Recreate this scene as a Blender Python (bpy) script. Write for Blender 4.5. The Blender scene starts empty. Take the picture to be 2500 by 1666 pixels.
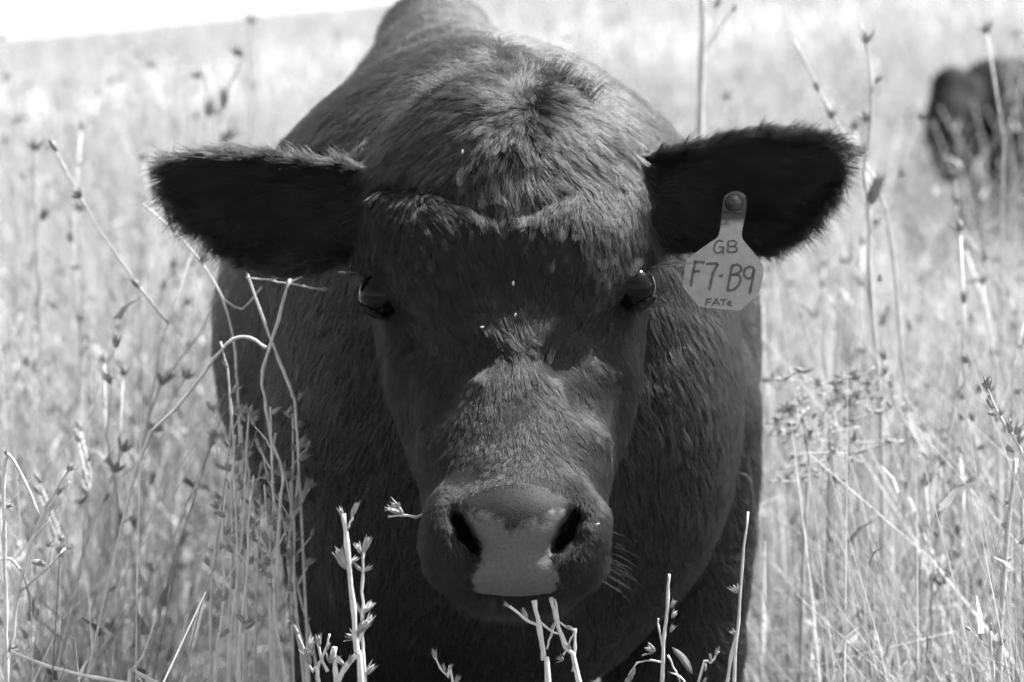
import bpy, bmesh, math, random
import numpy as np
from mathutils import Vector, Matrix, kdtree

# ------------------------------------------------------------------ camera, sky, sun, exposure
scene = bpy.context.scene
COL = scene.collection
F_PX = 7089.0                     # focal length in pixels of a 2500 px wide frame
PITCH = math.radians(10.0)
CAM = np.array((0.0, 0.0, 1.34))
R_ = np.array((1.0, 0.0, 0.0))
F_ = np.array((0.0, math.cos(PITCH), -math.sin(PITCH)))
U_ = np.array((0.0, math.sin(PITCH), math.cos(PITCH)))

cam = bpy.data.cameras.new('camera')
cam.sensor_width = 36.0
cam.lens = 36.0 * F_PX / 2500.0
cam.clip_start = 0.05
cam.clip_end = 3000.0
cam.dof.use_dof = True
cam.dof.focus_distance = 2.52
cam.dof.aperture_fstop = 6.7
camo = bpy.data.objects.new('camera', cam)
COL.objects.link(camo)
camo.location = CAM
camo.rotation_euler = (math.radians(90) - PITCH, 0, 0)
scene.camera = camo

SUN_AZ = math.radians(54)         # from +Y (away from the camera) towards +X
SUN_EL = math.radians(56)
world = bpy.data.worlds.new('World')
scene.world = world
world.use_nodes = True
wn = world.node_tree.nodes
wl = world.node_tree.links
sky = wn.new('ShaderNodeTexSky')
sky.sky_type = 'NISHITA'
sky.sun_disc = False
sky.sun_elevation = SUN_EL
sky.sun_rotation = SUN_AZ
sky.air_density = 1.0
sky.dust_density = 3.0
# the hillside falls away, so the view dips below the level horizon: carry the horizon's haze on down
tcw = wn.new('ShaderNodeTexCoord')
sep = wn.new('ShaderNodeSeparateXYZ'); comb = wn.new('ShaderNodeCombineXYZ'); mxz = wn.new('ShaderNodeMath')
mxz.operation = 'MAXIMUM'; mxz.inputs[1].default_value = 0.10
wl.new(tcw.outputs['Generated'], sep.inputs[0])
wl.new(sep.outputs['X'], comb.inputs['X']); wl.new(sep.outputs['Y'], comb.inputs['Y'])
wl.new(sep.outputs['Z'], mxz.inputs[0]); wl.new(mxz.outputs[0], comb.inputs['Z'])
wl.new(comb.outputs[0], sky.inputs['Vector'])
bw = wn.new('ShaderNodeRGBToBW')
wl.new(sky.outputs['Color'], bw.inputs['Color'])
wl.new(bw.outputs['Val'], wn['Background'].inputs['Color'])
wn['Background'].inputs['Strength'].default_value = 0.11

sun = bpy.data.lights.new('sun', 'SUN')
sun.energy = 4.6
sun.angle = math.radians(0.5)
sun.color = (1, 1, 1)
suno = bpy.data.objects.new('sun', sun)
COL.objects.link(suno)
to_sun = Vector((math.sin(SUN_AZ) * math.cos(SUN_EL), math.cos(SUN_AZ) * math.cos(SUN_EL), math.sin(SUN_EL)))
suno.rotation_euler = to_sun.to_track_quat('Z', 'Y').to_euler()

scene.view_settings.view_transform = 'Standard'
scene.view_settings.look = 'None'
scene.view_settings.gamma = 1.0
scene.view_settings.use_curve_mapping = False
scene.view_settings.exposure = 1.92
scene.cycles.use_denoising = True
scene.cycles.denoising_prefilter = 'FAST'
scene.cycles.max_bounces = 4
scene.cycles.diffuse_bounces = 2
scene.cycles.transmission_bounces = 3
scene.cycles.glossy_bounces = 2
scene.cycles.use_adaptive_sampling = True
scene.cycles.adaptive_threshold = 0.02
scene.cycles.transparent_max_bounces = 4
scene.cycles.diffuse_bounces = 2
scene.cycles.transmission_bounces = 3
scene.cycles.glossy_bounces = 2
scene.cycles.use_adaptive_sampling = True
scene.cycles.adaptive_threshold = 0.02

rng = np.random.default_rng(7)
random.seed(7)

# ------------------------------------------------------------------ helpers
def q3(px, py, d):
    """a point of the photograph at depth d in metres, as a world position"""
    return CAM + d * (F_ + (px - 1250.0) / F_PX * R_ - (py - 833.0) / F_PX * U_)

def c3(px, py, d):
    """the same in the calf's own frame: right, up, depth"""
    return np.array(((px - 1250.0) / F_PX * d, -(py - 833.0) / F_PX * d, d))

def c2w(c):
    c = np.asarray(c, dtype=np.float64)
    return CAM + c[..., 0:1] * R_ + c[..., 1:2] * U_ + c[..., 2:3] * F_

def smoothstep(x, a, b):
    t = np.clip((x - a) / (b - a), 0.0, 1.0)
    return t * t * (3 - 2 * t)

def ground_z(x, y):
    x = np.asarray(x, dtype=np.float64); y = np.asarray(y, dtype=np.float64)
    z = -0.05 * np.maximum(0, y - 2.0) + 0.097 * x * smoothstep(y, 3.0, 14.0)
    z = z + 0.012 * np.sin(x * 2.1 + 0.7) * np.cos(y * 1.7) + 0.05 * np.sin(x * 0.31 + y * 0.23) * smoothstep(y, 6, 20)
    return z

def tag(o, label=None, cat=None, group=None, kind=None):
    if label: o['label'] = label
    if cat: o['category'] = cat
    if group: o['group'] = group
    if kind: o['kind'] = kind
    return o

def empty(name, loc=(0, 0, 0)):
    o = bpy.data.objects.new(name, None)
    o.empty_display_size = 0.05
    o.location = loc
    COL.objects.link(o)
    return o

def mesh_np(name, verts, faces, smooth=True):
    """faces: (n,3) or (n,4) int array"""
    verts = np.asarray(verts, dtype=np.float32)
    faces = np.asarray(faces, dtype=np.int32)
    k = faces.shape[1]
    me = bpy.data.meshes.new(name)
    me.vertices.add(len(verts))
    me.vertices.foreach_set('co', verts.ravel())
    me.loops.add(faces.size)
    me.loops.foreach_set('vertex_index', faces.ravel())
    me.polygons.add(len(faces))
    me.polygons.foreach_set('loop_start', np.arange(0, faces.size, k, dtype=np.int32))
    me.polygons.foreach_set('loop_total', np.full(len(faces), k, dtype=np.int32))
    if smooth:
        me.polygons.foreach_set('use_smooth', np.ones(len(faces), dtype=bool))
    me.update(calc_edges=True)
    me.validate()
    return me

def obj(name, me, mat=None, parent=None, loc=None):
    o = bpy.data.objects.new(name, me)
    if mat is not None and len(me.materials) == 0:
        me.materials.append(mat)
    COL.objects.link(o)
    if parent is not None:
        o.parent = parent
    if loc is not None:
        o.location = loc
    return o

class NT:
    """a small node-tree writer"""
    def __init__(self, name):
        self.m = bpy.data.materials.new(name)
        self.m.use_nodes = True
        self.t = self.m.node_tree
        self.t.nodes.clear()
        self.out = self.n('ShaderNodeOutputMaterial')
    def n(self, kind, **kw):
        nd = self.t.nodes.new(kind)
        for k, v in kw.items():
            if hasattr(nd, k): setattr(nd, k, v)
            else: nd.inputs[k.replace('_', ' ')].default_value = v
        return nd
    def l(self, a, b):
        self.t.links.new(a, b)
    def attr(self, name):
        return self.n('ShaderNodeAttribute', attribute_name=name)
    def noise(self, scale, detail=3, rough=0.55, vec=None):
        nd = self.n('ShaderNodeTexNoise')
        nd.inputs['Scale'].default_value = scale
        nd.inputs['Detail'].default_value = detail
        nd.inputs['Roughness'].default_value = rough
        if vec is not None: self.l(vec, nd.inputs['Vector'])
        return nd
    def mp(self, src, a, b, c, d, smooth=False):
        nd = self.n('ShaderNodeMapRange')
        if smooth: nd.interpolation_type = 'SMOOTHSTEP'
        self.l(src, nd.inputs['Value'])
        for k, v in zip(('From Min', 'From Max', 'To Min', 'To Max'), (a, b, c, d)):
            nd.inputs[k].default_value = v
        return nd.outputs['Result']
    def math(self, op, a, b=None):
        nd = self.n('ShaderNodeMath', operation=op)
        for i, s in enumerate((a, b)):
            if s is None: continue
            if isinstance(s, (int, float)): nd.inputs[i].default_value = s
            else: self.l(s, nd.inputs[i])
        return nd.outputs[0]
    def mixf(self, fac, a, b):
        nd = self.n('ShaderNodeMix', data_type='FLOAT')
        for i, s in zip((0, 2, 3), (fac, a, b)):
            if isinstance(s, (int, float)): nd.inputs[i].default_value = s
            else: self.l(s, nd.inputs[i])
        return nd.outputs[0]

def grey_leaf(name, lo, hi, transl=0.35, rough=0.6, scale=60, attr=None):
    """dry plant matter: a grey of its own, a little translucent"""
    m = NT(name)
    tc = m.n('ShaderNodeTexCoord')
    nz = m.noise(scale, 4, 0.6, tc.outputs['Object'])
    v = m.mp(nz.outputs['Fac'], 0.3, 0.7, lo, hi)
    if attr:
        v = m.math('MULTIPLY', v, m.attr(attr).outputs['Fac'])
    if attr:
        p = m.n('ShaderNodeBsdfDiffuse')
        m.l(v, p.inputs['Color'])
    else:
        p = m.n('ShaderNodeBsdfPrincipled')
        m.l(v, p.inputs['Base Color'])
        p.inputs['Roughness'].default_value = rough
        p.inputs['Specular IOR Level'].default_value = 0.35
    tr = m.n('ShaderNodeBsdfTranslucent')
    m.l(v, tr.inputs['Color'])
    mx = m.n('ShaderNodeMixShader')
    mx.inputs[0].default_value = transl
    m.l(p.outputs[0], mx.inputs[1]); m.l(tr.outputs[0], mx.inputs[2])
    m.l(mx.outputs[0], m.out.inputs['Surface'])
    return m.m

M = {}
M['grass'] = grey_leaf('dry_grass_blades', 0.29, 0.44, 0.4, 0.55, 40, 'tone')
M['straw'] = grey_leaf('dry_stem', 0.42, 0.66, 0.12, 0.5, 90)
M['bud'] = grey_leaf('dry_bud', 0.17, 0.40, 0.15, 0.7, 160)
M['husk'] = grey_leaf('seed_husk', 0.40, 0.6, 0.2, 0.5, 300)

def ground_mat():
    m = NT('field_soil_and_thatch')
    tc = m.n('ShaderNodeTexCoord')
    a = m.noise(9.0, 6, 0.65, tc.outputs['Object'])
    b = m.noise(0.35, 4, 0.6, tc.outputs['Object'])
    # dark thatch, shade also put into its colour; ground paled further up the field
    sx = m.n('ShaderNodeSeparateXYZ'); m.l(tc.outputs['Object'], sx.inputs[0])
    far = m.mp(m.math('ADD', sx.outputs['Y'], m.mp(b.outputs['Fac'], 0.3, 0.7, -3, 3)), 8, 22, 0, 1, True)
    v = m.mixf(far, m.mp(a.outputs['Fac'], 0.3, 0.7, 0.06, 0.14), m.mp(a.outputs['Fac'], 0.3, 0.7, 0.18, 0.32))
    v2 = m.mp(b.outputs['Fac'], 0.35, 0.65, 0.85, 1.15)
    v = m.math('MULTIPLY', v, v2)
    p = m.n('ShaderNodeBsdfPrincipled', Roughness=0.9)
    p.inputs['Specular IOR Level'].default_value = 0.1
    m.l(v, p.inputs['Base Color'])
    bp = m.n('ShaderNodeBump')
    bp.inputs['Strength'].default_value = 0.6
    bp.inputs['Distance'].default_value = 0.03
    m.l(a.outputs['Fac'], bp.inputs['Height'])
    m.l(bp.outputs[0], p.inputs['Normal'])
    m.l(p.outputs[0], m.out.inputs['Surface'])
    return m.m
M['ground'] = ground_mat()

# ------------------------------------------------------------------ ground
def build_ground():
    xs = np.concatenate([-np.geomspace(500, 6, 40), np.linspace(-5, 5, 60), np.geomspace(6, 500, 40)])
    ys = np.concatenate([np.linspace(-60, -2, 10), np.linspace(-1, 15, 90), np.geomspace(16, 900, 70)])
    X, Y = np.meshgrid(xs, ys, indexing='ij')
    Z = ground_z(X, Y)
    V = np.stack([X, Y, Z], -1).reshape(-1, 3)
    ny = len(ys)
    i, j = np.meshgrid(np.arange(len(xs) - 1), np.arange(ny - 1), indexing='ij')
    a = (i * ny + j).ravel()
    Fc = np.stack([a, a + ny, a + ny + 1, a + 1], -1)
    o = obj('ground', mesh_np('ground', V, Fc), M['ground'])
    tag(o, 'pale dry grassland sloping up to the right', kind='structure')
build_ground()

# ------------------------------------------------------------------ grass (stuff)
def blades(roots, h, lean_dir, lean, width, facing, tone, segs=3, droop=None):
    """ribbons: verts, quads, tones for n blades"""
    n = len(h)
    ts = np.linspace(0, 1, segs + 1)
    P = np.zeros((n, segs + 1, 3))
    ld = np.stack([np.cos(lean_dir), np.sin(lean_dir)], -1)
    for k, t in enumerate(ts):
        bend = lean * (0.35 * t + 0.65 * t ** 2.2)
        up = h * (t - 0.18 * np.abs(lean) * t ** 2)
        if droop is not None:
            up = up - h * droop * t ** 4
            bend = bend + droop * 0.6 * t ** 3
        P[:, k, 0] = roots[:, 0] + ld[:, 0] * bend * h
        P[:, k, 1] = roots[:, 1] + ld[:, 1] * bend * h
        P[:, k, 2] = roots[:, 2] + up
    side = np.stack([np.cos(facing), np.sin(facing), np.zeros(n)], -1)
    W = width[:, None] * (1 - 0.85 * ts[None, :] ** 1.6) * 0.5
    A = P + side[:, None, :] * W[..., None]
    B = P - side[:, None, :] * W[..., None]
    V = np.stack([A, B], 2).reshape(-1, 3)
    base = (np.arange(n) * (segs + 1) * 2)[:, None]
    k = np.arange(segs)[None, :] * 2
    q = np.stack([base + k, base + k + 1, base + k + 3, base + k + 2], -1).reshape(-1, 4)
    T = np.repeat(tone, (segs + 1) * 2)
    return V, q, T

def frustum_points(n, y0, y1, side=0.225, margin=0.35):
    # uniform over a wedge in front of the camera, wider than the view
    y = np.sqrt(rng.uniform(y0 * y0, y1 * y1, n))
    x = rng.uniform(-1, 1, n) * (side * y + margin)
    return x, y

def clump_noise(x, y, s, seed):
    r = np.random.default_rng(seed)
    v = np.zeros_like(x)
    for k in range(6):
        a = r.uniform(0, 2 * math.pi); f = s * r.uniform(0.6, 1.8); ph = r.uniform(0, 6.28)
        v += np.sin((x * math.cos(a) + y * math.sin(a)) * f + ph)
    return v / 6

def build_grass():
    Vs, Qs, Ts = [], [], []
    off = 0
    def add(x, y, h, lean, width, tone, segs, droop, flecks=0.0):
        nonlocal off
        n = len(x)
        z = ground_z(x, y) - 0.01
        ld = rng.normal(2.6, 1.5, n)
        V, q, T = blades(np.stack([x, y, z], -1), h, ld, lean, width, rng.uniform(0, math.pi, n), tone, segs, droop)
        # the calf has trodden down what stood where it now stands or before its chest
        k = (segs + 1) * 2
        Vd = V.reshape(-1, segs + 1, 2, 3).mean(2)
        Vd = np.concatenate([Vd[:, :-1] + (Vd[:, 1:] - Vd[:, :-1]) * t_ for t_ in (0, 0.2, 0.4, 0.6, 0.8, 1.0)], 1)
        rel = Vd.reshape(-1, 3) - CAM
        dd = rel @ F_; px = 1250 + rel @ R_ / dd * F_PX; py = 833 - rel @ U_ / dd * F_PX
        hit = ((dd < 3.25) & (dd > 1.0) & (px > 735) & (px < 1820) & (py < 1690)) | ((dd < 2.65) & (px > 300) & (px < 2150) & (py < 1250)) \
            | ((dd < 4.2) & (dd >= 3.2) & (px > 560) & (px < 1800) & (py < 1200))
        bad = hit.reshape(len(Vd), -1).any(1)
        keep = ~bad
        V = V.reshape(-1, k, 3)[keep].reshape(-1, 3); T = T.reshape(-1, k)[keep].ravel()
        m_ = int(keep.sum())
        base = (np.arange(m_) * k)[:, None]; kk = np.arange(segs)[None, :] * 2
        q = np.stack([base + kk, base + kk + 1, base + kk + 3, base + kk + 2], -1).reshape(-1, 4)
        Vs.append(V); Qs.append(q + off); Ts.append(T); off += len(V)
        # seed heads, withered leaves and buds borne along some of the stems
        if flecks > 0 and m_ > 0:
            P = V.reshape(m_, segs + 1, 2, 3).mean(2)
            c = int(m_ * flecks)
            bi = rng.integers(0, m_, c); u = rng.uniform(0.35, 1.0, c) * segs
            i0 = np.minimum(u.astype(int), segs - 1); fr_ = (u - i0)[:, None]
            pos = P[bi, i0] * (1 - fr_) + P[bi, i0 + 1] * fr_
            fy = np.maximum(1.0, pos[:, 1] / 4.0)
            Vf, qf, Tf = blades(pos, rng.uniform(0.010, 0.034, c) * fy ** 0.5, rng.uniform(0, 6.28, c), rng.uniform(0.1, 1.4, c), rng.uniform(0.004, 0.011, c) * fy ** 0.5,
                                rng.uniform(0, math.pi, c), np.where(rng.random(c) < 0.55, rng.uniform(0.25, 0.6, c), rng.uniform(0.9, 1.6, c)), 2)
            Vs.append(Vf); Qs.append(qf + off); Ts.append(Tf); off += len(Vf)
    def clear_calf(x, y, h):
        cx = -0.02 - 0.06 * (y - 2.6)
        inside = (np.abs(x - cx) < 0.34) & (y > 2.2) & (y < 4.3)
        # the chest stands clear: what grows before it stays below the picture
        before = (np.abs(x - cx) < 0.33) & (y <= 2.9)
        lim = np.where(inside, 0.30, 9.0)
        lim = np.where(before, np.minimum(lim, 1.34 - y * 0.31), lim)
        lim = np.where((x / np.maximum(y, 1) > 0.135) & (y > 7.0) & (y < 9.6), 0.34, lim)
        near = (y < 2.35)
        lim = np.where(near, np.minimum(lim, 1.34 - y * 0.28), lim)
        return np.minimum(h, np.maximum(lim * rng.uniform(0.75, 1.0, len(x)), 0.05))
    # near and middle field
    for (n, y0, y1, w0, hm) in ((56000, 1.6, 5.0, 1.0, 0.46), (60000, 4.5, 11.0, 1.4, 0.46), (42000, 10.0, 26.0, 3.0, 0.42)):
        x, y = frustum_points(n, y0, y1)
        c = clump_noise(x, y, 5.0, 3)
        h = hm * np.exp(rng.normal(0, 0.38, n)) * (1 + 0.35 * c)
        h = clear_calf(x, y, np.clip(h, 0.1, 0.95))
        tone = np.clip(rng.normal(1.0, 0.3, n) * (1 + 0.35 * clump_noise(x, y, 4.0, 9)), 0.3, 1.5)
        tone = np.where(rng.random(n) < 0.14 * (1 + 1.5 * clump_noise(x, y, 2.6, 19)), tone * 0.38, tone)
        lean = np.abs(rng.normal(0.35, 0.36, n))
        width = w0 * rng.uniform(0.0015, 0.0042, n)
        droop = np.where(rng.random(n) < 0.25, rng.uniform(0.1, 0.7, n), 0.0)
        add(x, y, h, lean, width, tone, 4 if y1 < 6 else 3, droop, 0.75 if y1 < 12 else 0.4)
    # broad bent straws
    n = 6500
    x, y = frustum_points(n, 2.0, 9.0)
    h = clear_calf(x, y, rng.uniform(0.45, 0.95, n))
    add(x, y, h, np.abs(rng.normal(0.5, 0.45, n)), rng.uniform(0.003, 0.008, n), np.clip(rng.normal(1.05, 0.3, n), 0.35, 1.5), 5,
        np.where(rng.random(n) < 0.5, rng.uniform(0.1, 0.9, n), 0.0))
    # fallen and tangled straw
    n = 22000
    x, y = frustum_points(n, 2.5, 9.0)
    h = clear_calf(x, y, rng.uniform(0.2, 0.7, n))
    add(x, y, h, rng.uniform(0.5, 1.7, n), rng.uniform(0.0015, 0.0045, n), np.clip(rng.normal(1.1, 0.35, n), 0.35, 1.7), 4, rng.uniform(0.0, 0.6, n), 0.8)
    # far field, coarse
    n = 42000
    x, y = frustum_points(n, 24.0, 200.0)
    add(x, y, rng.uniform(0.25, 0.6, n), np.abs(rng.normal(0.2, 0.2, n)), rng.uniform(0.02, 0.05, n) * (0.6 + y / 60), np.clip(rng.normal(0.95, 0.25, n), 0.4, 1.5), 2, None)
    V = np.concatenate(Vs); Q = np.concatenate(Qs); T = np.concatenate(Ts).astype(np.float32)
    me = mesh_np('dry_grass', V, Q)
    at = me.attributes.new('tone', 'FLOAT', 'POINT')
    at.data.foreach_set('value', T)
    o = obj('dry_grass', me, M['grass'])
    tag(o, 'pale dry grass filling the whole field', 'grass', kind='stuff')
build_grass()

# ------------------------------------------------------------------ implicit sculpting
class Field:
    """a signed field on an uneven box grid, sculpted by smooth unions and cuts, and its surface"""
    def __init__(self, xs, ys, zs):
        self.ax = [np.asarray(a, dtype=np.float32) for a in (xs, ys, zs)]
        self.F = np.full([len(a) for a in self.ax], 0.5, dtype=np.float32)
    def sl(self, lo, hi):
        out = []
        for a, l, h in zip(self.ax, lo, hi):
            i0 = max(0, int(np.searchsorted(a, l)) - 1); i1 = min(len(a), int(np.searchsorted(a, h)) + 1)
            out.append(slice(i0, max(i1, i0 + 1)))
        return tuple(out)
    def coords(self, s):
        X, Y, Z = (self.ax[i][s[i]] for i in range(3))
        return X[:, None, None], Y[None, :, None], Z[None, None, :]
    def mix(self, s, f, k, op):
        A = self.F[s]
        f = f.astype(np.float32)
        if op == 'add':
            h = np.maximum(k - np.abs(A - f), 0) / k
            self.F[s] = np.minimum(A, f) - h * h * k * 0.25
        else:
            g = -f
            h = np.maximum(k - np.abs(A - g), 0) / k
            self.F[s] = np.maximum(A, g) + h * h * k * 0.25
    def ellipsoid(self, c, r, k=0.03, op='add', rot=None):
        c = np.asarray(c, float); r = np.asarray(r, float)
        m = (max(r) if rot is not None else r) + k + 0.02
        s = self.sl(c - m, c + m)
        X, Y, Z = self.coords(s)
        x, y, z = X - c[0], Y - c[1], Z - c[2]
        if rot is not None:
            Rm = np.asarray(rot)
            x, y, z = (Rm[i, 0] * x + Rm[i, 1] * y + Rm[i, 2] * z for i in range(3))
        k0 = np.sqrt((x / r[0]) ** 2 + (y / r[1]) ** 2 + (z / r[2]) ** 2)
        k1 = np.sqrt((x / r[0] ** 2) ** 2 + (y / r[1] ** 2) ** 2 + (z / r[2] ** 2) ** 2) + 1e-9
        self.mix(s, k0 * (k0 - 1) / k1, k, op)
    def capsule(self, a, b, ra, rb, k=0.03, op='add'):
        a = np.asarray(a, float); b = np.asarray(b, float)
        m = max(ra, rb) + k + 0.02
        s = self.sl(np.minimum(a, b) - m, np.maximum(a, b) + m)
        X, Y, Z = self.coords(s)
        d = b - a
        L = float(d @ d) + 1e-12
        t = np.clip(((X - a[0]) * d[0] + (Y - a[1]) * d[1] + (Z - a[2]) * d[2]) / L, 0, 1)
        f = np.sqrt((X - a[0] - t * d[0]) ** 2 + (Y - a[1] - t * d[1]) ** 2 + (Z - a[2] - t * d[2]) ** 2) - (ra + (rb - ra) * t)
        self.mix(s, f, k, op)
    def chain(self, pts, k=0.03, op='add'):
        for (a, ra), (b, rb) in zip(pts[:-1], pts[1:]):
            self.capsule(a, b, ra, rb, k, op)
    def surface(self):
        F = self.F
        S = F < 0
        c = np.zeros([n - 1 for n in F.shape], dtype=np.uint8)
        for dx in (0, 1):
            for dy in (0, 1):
                for dz in (0, 1):
                    c += S[dx:F.shape[0] - 1 + dx, dy:F.shape[1] - 1 + dy, dz:F.shape[2] - 1 + dz]
        act = (c > 0) & (c < 8)
        I = np.argwhere(act)
        idx = np.full(act.shape, -1, dtype=np.int32)
        idx[act] = np.arange(len(I))
        acc = np.zeros((len(I), 3)); cnt = np.zeros(len(I))
        corners = [(dx, dy, dz) for dx in (0, 1) for dy in (0, 1) for dz in (0, 1)]
        for a in corners:
            for b in corners:
                if sum(b) - sum(a) != 1 or any(b[i] < a[i] for i in range(3)): continue
                pa = I + a; pb = I + b
                fa = F[pa[:, 0], pa[:, 1], pa[:, 2]]; fb = F[pb[:, 0], pb[:, 1], pb[:, 2]]
                cr = (fa < 0) != (fb < 0)
                t = np.where(cr, fa / np.where(cr, fa - fb, 1), 0)
                A = np.stack([self.ax[i][pa[:, i]] for i in range(3)], -1)
                B = np.stack([self.ax[i][pb[:, i]] for i in range(3)], -1)
                acc += np.where(cr[:, None], A + (B - A) * t[:, None], 0)
                cnt += cr
        V = acc / cnt[:, None]
        Q = []
        for ax in range(3):
            o1, o2 = [(1, 2), (2, 0), (0, 1)][ax]
            s0 = [slice(None)] * 3; s1 = [slice(None)] * 3
            s0[ax] = slice(0, -1); s1[ax] = slice(1, None)
            E = S[tuple(s0)] != S[tuple(s1)]
            for o in (o1, o2):
                sl = [slice(None)] * 3
                sl[o] = 0; E[tuple(sl)] = False
                sl[o] = -1; E[tuple(sl)] = False
            e = np.argwhere(E)
            first = S[tuple(s0)][E]
            d1 = np.zeros(3, int); d1[o1] = 1
            d2 = np.zeros(3, int); d2[o2] = 1
            def cid(p): return idx[p[:, 0], p[:, 1], p[:, 2]]
            q = np.stack([cid(e - d1 - d2), cid(e - d2), cid(e), cid(e - d1)], -1)
            q[~first] = q[~first][:, ::-1]
            Q.append(q)
        Q = np.concatenate(Q)
        Q = Q[(Q >= 0).all(1)]
        return V, Q

def curve(tab, col):
    """smooth interpolation of a table column over its first column"""
    t = np.array(tab, float)
    x, y = t[:, 0], t[:, col]
    # monotone-ish cubic
    d = np.gradient(y, x)
    def f(v):
        v = np.clip(v, x[0], x[-1])
        i = np.clip(np.searchsorted(x, v) - 1, 0, len(x) - 2)
        h = x[i + 1] - x[i]; s = (v - x[i]) / h
        return ((2 * s ** 3 - 3 * s ** 2 + 1) * y[i] + (s ** 3 - 2 * s ** 2 + s) * h * d[i] +
                (-2 * s ** 3 + 3 * s ** 2) * y[i + 1] + (s ** 3 - s ** 2) * h * d[i + 1])
    return f

# ------------------------------------------------------------------ the calf: shape
#   row   left  right front  back  roundness
HEAD = [
    (300, 985, 1500, 2.640, 2.90, 2.2),
    (340, 955, 1525, 2.615, 2.92, 2.3),
    (400, 914, 1560, 2.595, 2.92, 2.4),
    (460, 896, 1573, 2.582, 2.92, 2.5),
    (540, 892, 1574, 2.570, 2.92, 2.5),
    (640, 894, 1574, 2.560, 2.90, 2.5),
    (720, 904, 1576, 2.552, 2.88, 2.45),
    (780, 916, 1574, 2.543, 2.86, 2.3),
    (850, 928, 1567, 2.530, 2.84, 2.15),
    (950, 946, 1558, 2.505, 2.80, 2.05),
    (1050, 974, 1539, 2.479, 2.77, 2.05),
    (1130, 1002, 1509, 2.457, 2.74, 2.2),
    (1190, 1027, 1485, 2.440, 2.71, 2.4),
    (1260, 1036, 1481, 2.425, 2.67, 2.6),
    (1340, 1034, 1483, 2.420, 2.64, 2.6),
    (1400, 1044, 1476, 2.424, 2.62, 2.5),
    (1440, 1078, 1446, 2.436, 2.60, 2.4),
    (1465, 1118, 1402, 2.454, 2.58, 2.2),
    (1482, 1170, 1350, 2.475, 2.56, 2.0),
    (1496, 1225, 1290, 2.500, 2.54, 2.0),
]

EAR = {
    # tip side sign, rows along the ear: s, top, bottom (photo points), depth of the middle, cup
    'L': [((905, 415), (900, 620), 2.700, 0.020), ((830, 402), (838, 632), 2.690, 0.030), ((760, 396), (762, 648), 2.680, 0.036),
          ((690, 386), (690, 660), 2.672, 0.034), ((610, 378), (612, 642), 2.668, 0.030), ((530, 377), (535, 596), 2.664, 0.024),
          ((462, 388), (470, 540), 2.662, 0.016), ((420, 405), (428, 495), 2.660, 0.010), ((400, 428), (404, 465), 2.660, 0.004)],
    'R': [((1562, 385), (1570, 600), 2.700, 0.020), ((1630, 372), (1625, 604), 2.690, 0.030), ((1700, 362), (1700, 592), 2.682, 0.036),
          ((1775, 342), (1770, 606), 2.676, 0.036), ((1850, 328), (1850, 612), 2.672, 0.032), ((1930, 333), (1925, 578), 2.668, 0.026),
          ((1995, 344), (1990, 525), 2.666, 0.018), ((2035, 362), (2030, 475), 2.665, 0.010), ((2054, 390), (2052, 430), 2.665, 0.004)],
}
EYES = {'L': (c3(931, 720, 2.622), 0.0205), 'R': (c3(1546, 702, 2.616), 0.0210)}
# lids: the planes (normal, offset) above and below which they close over the eye
LIDS = {'L': (((0.80, 0.60, 0.0), 0.0028), ((-0.50, -0.86, 0.0), 0.0150)), 'R': (((-0.80, 0.60, 0.0), 0.0046), ((0.50, -0.86, 0.0), 0.0140))}

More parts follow.
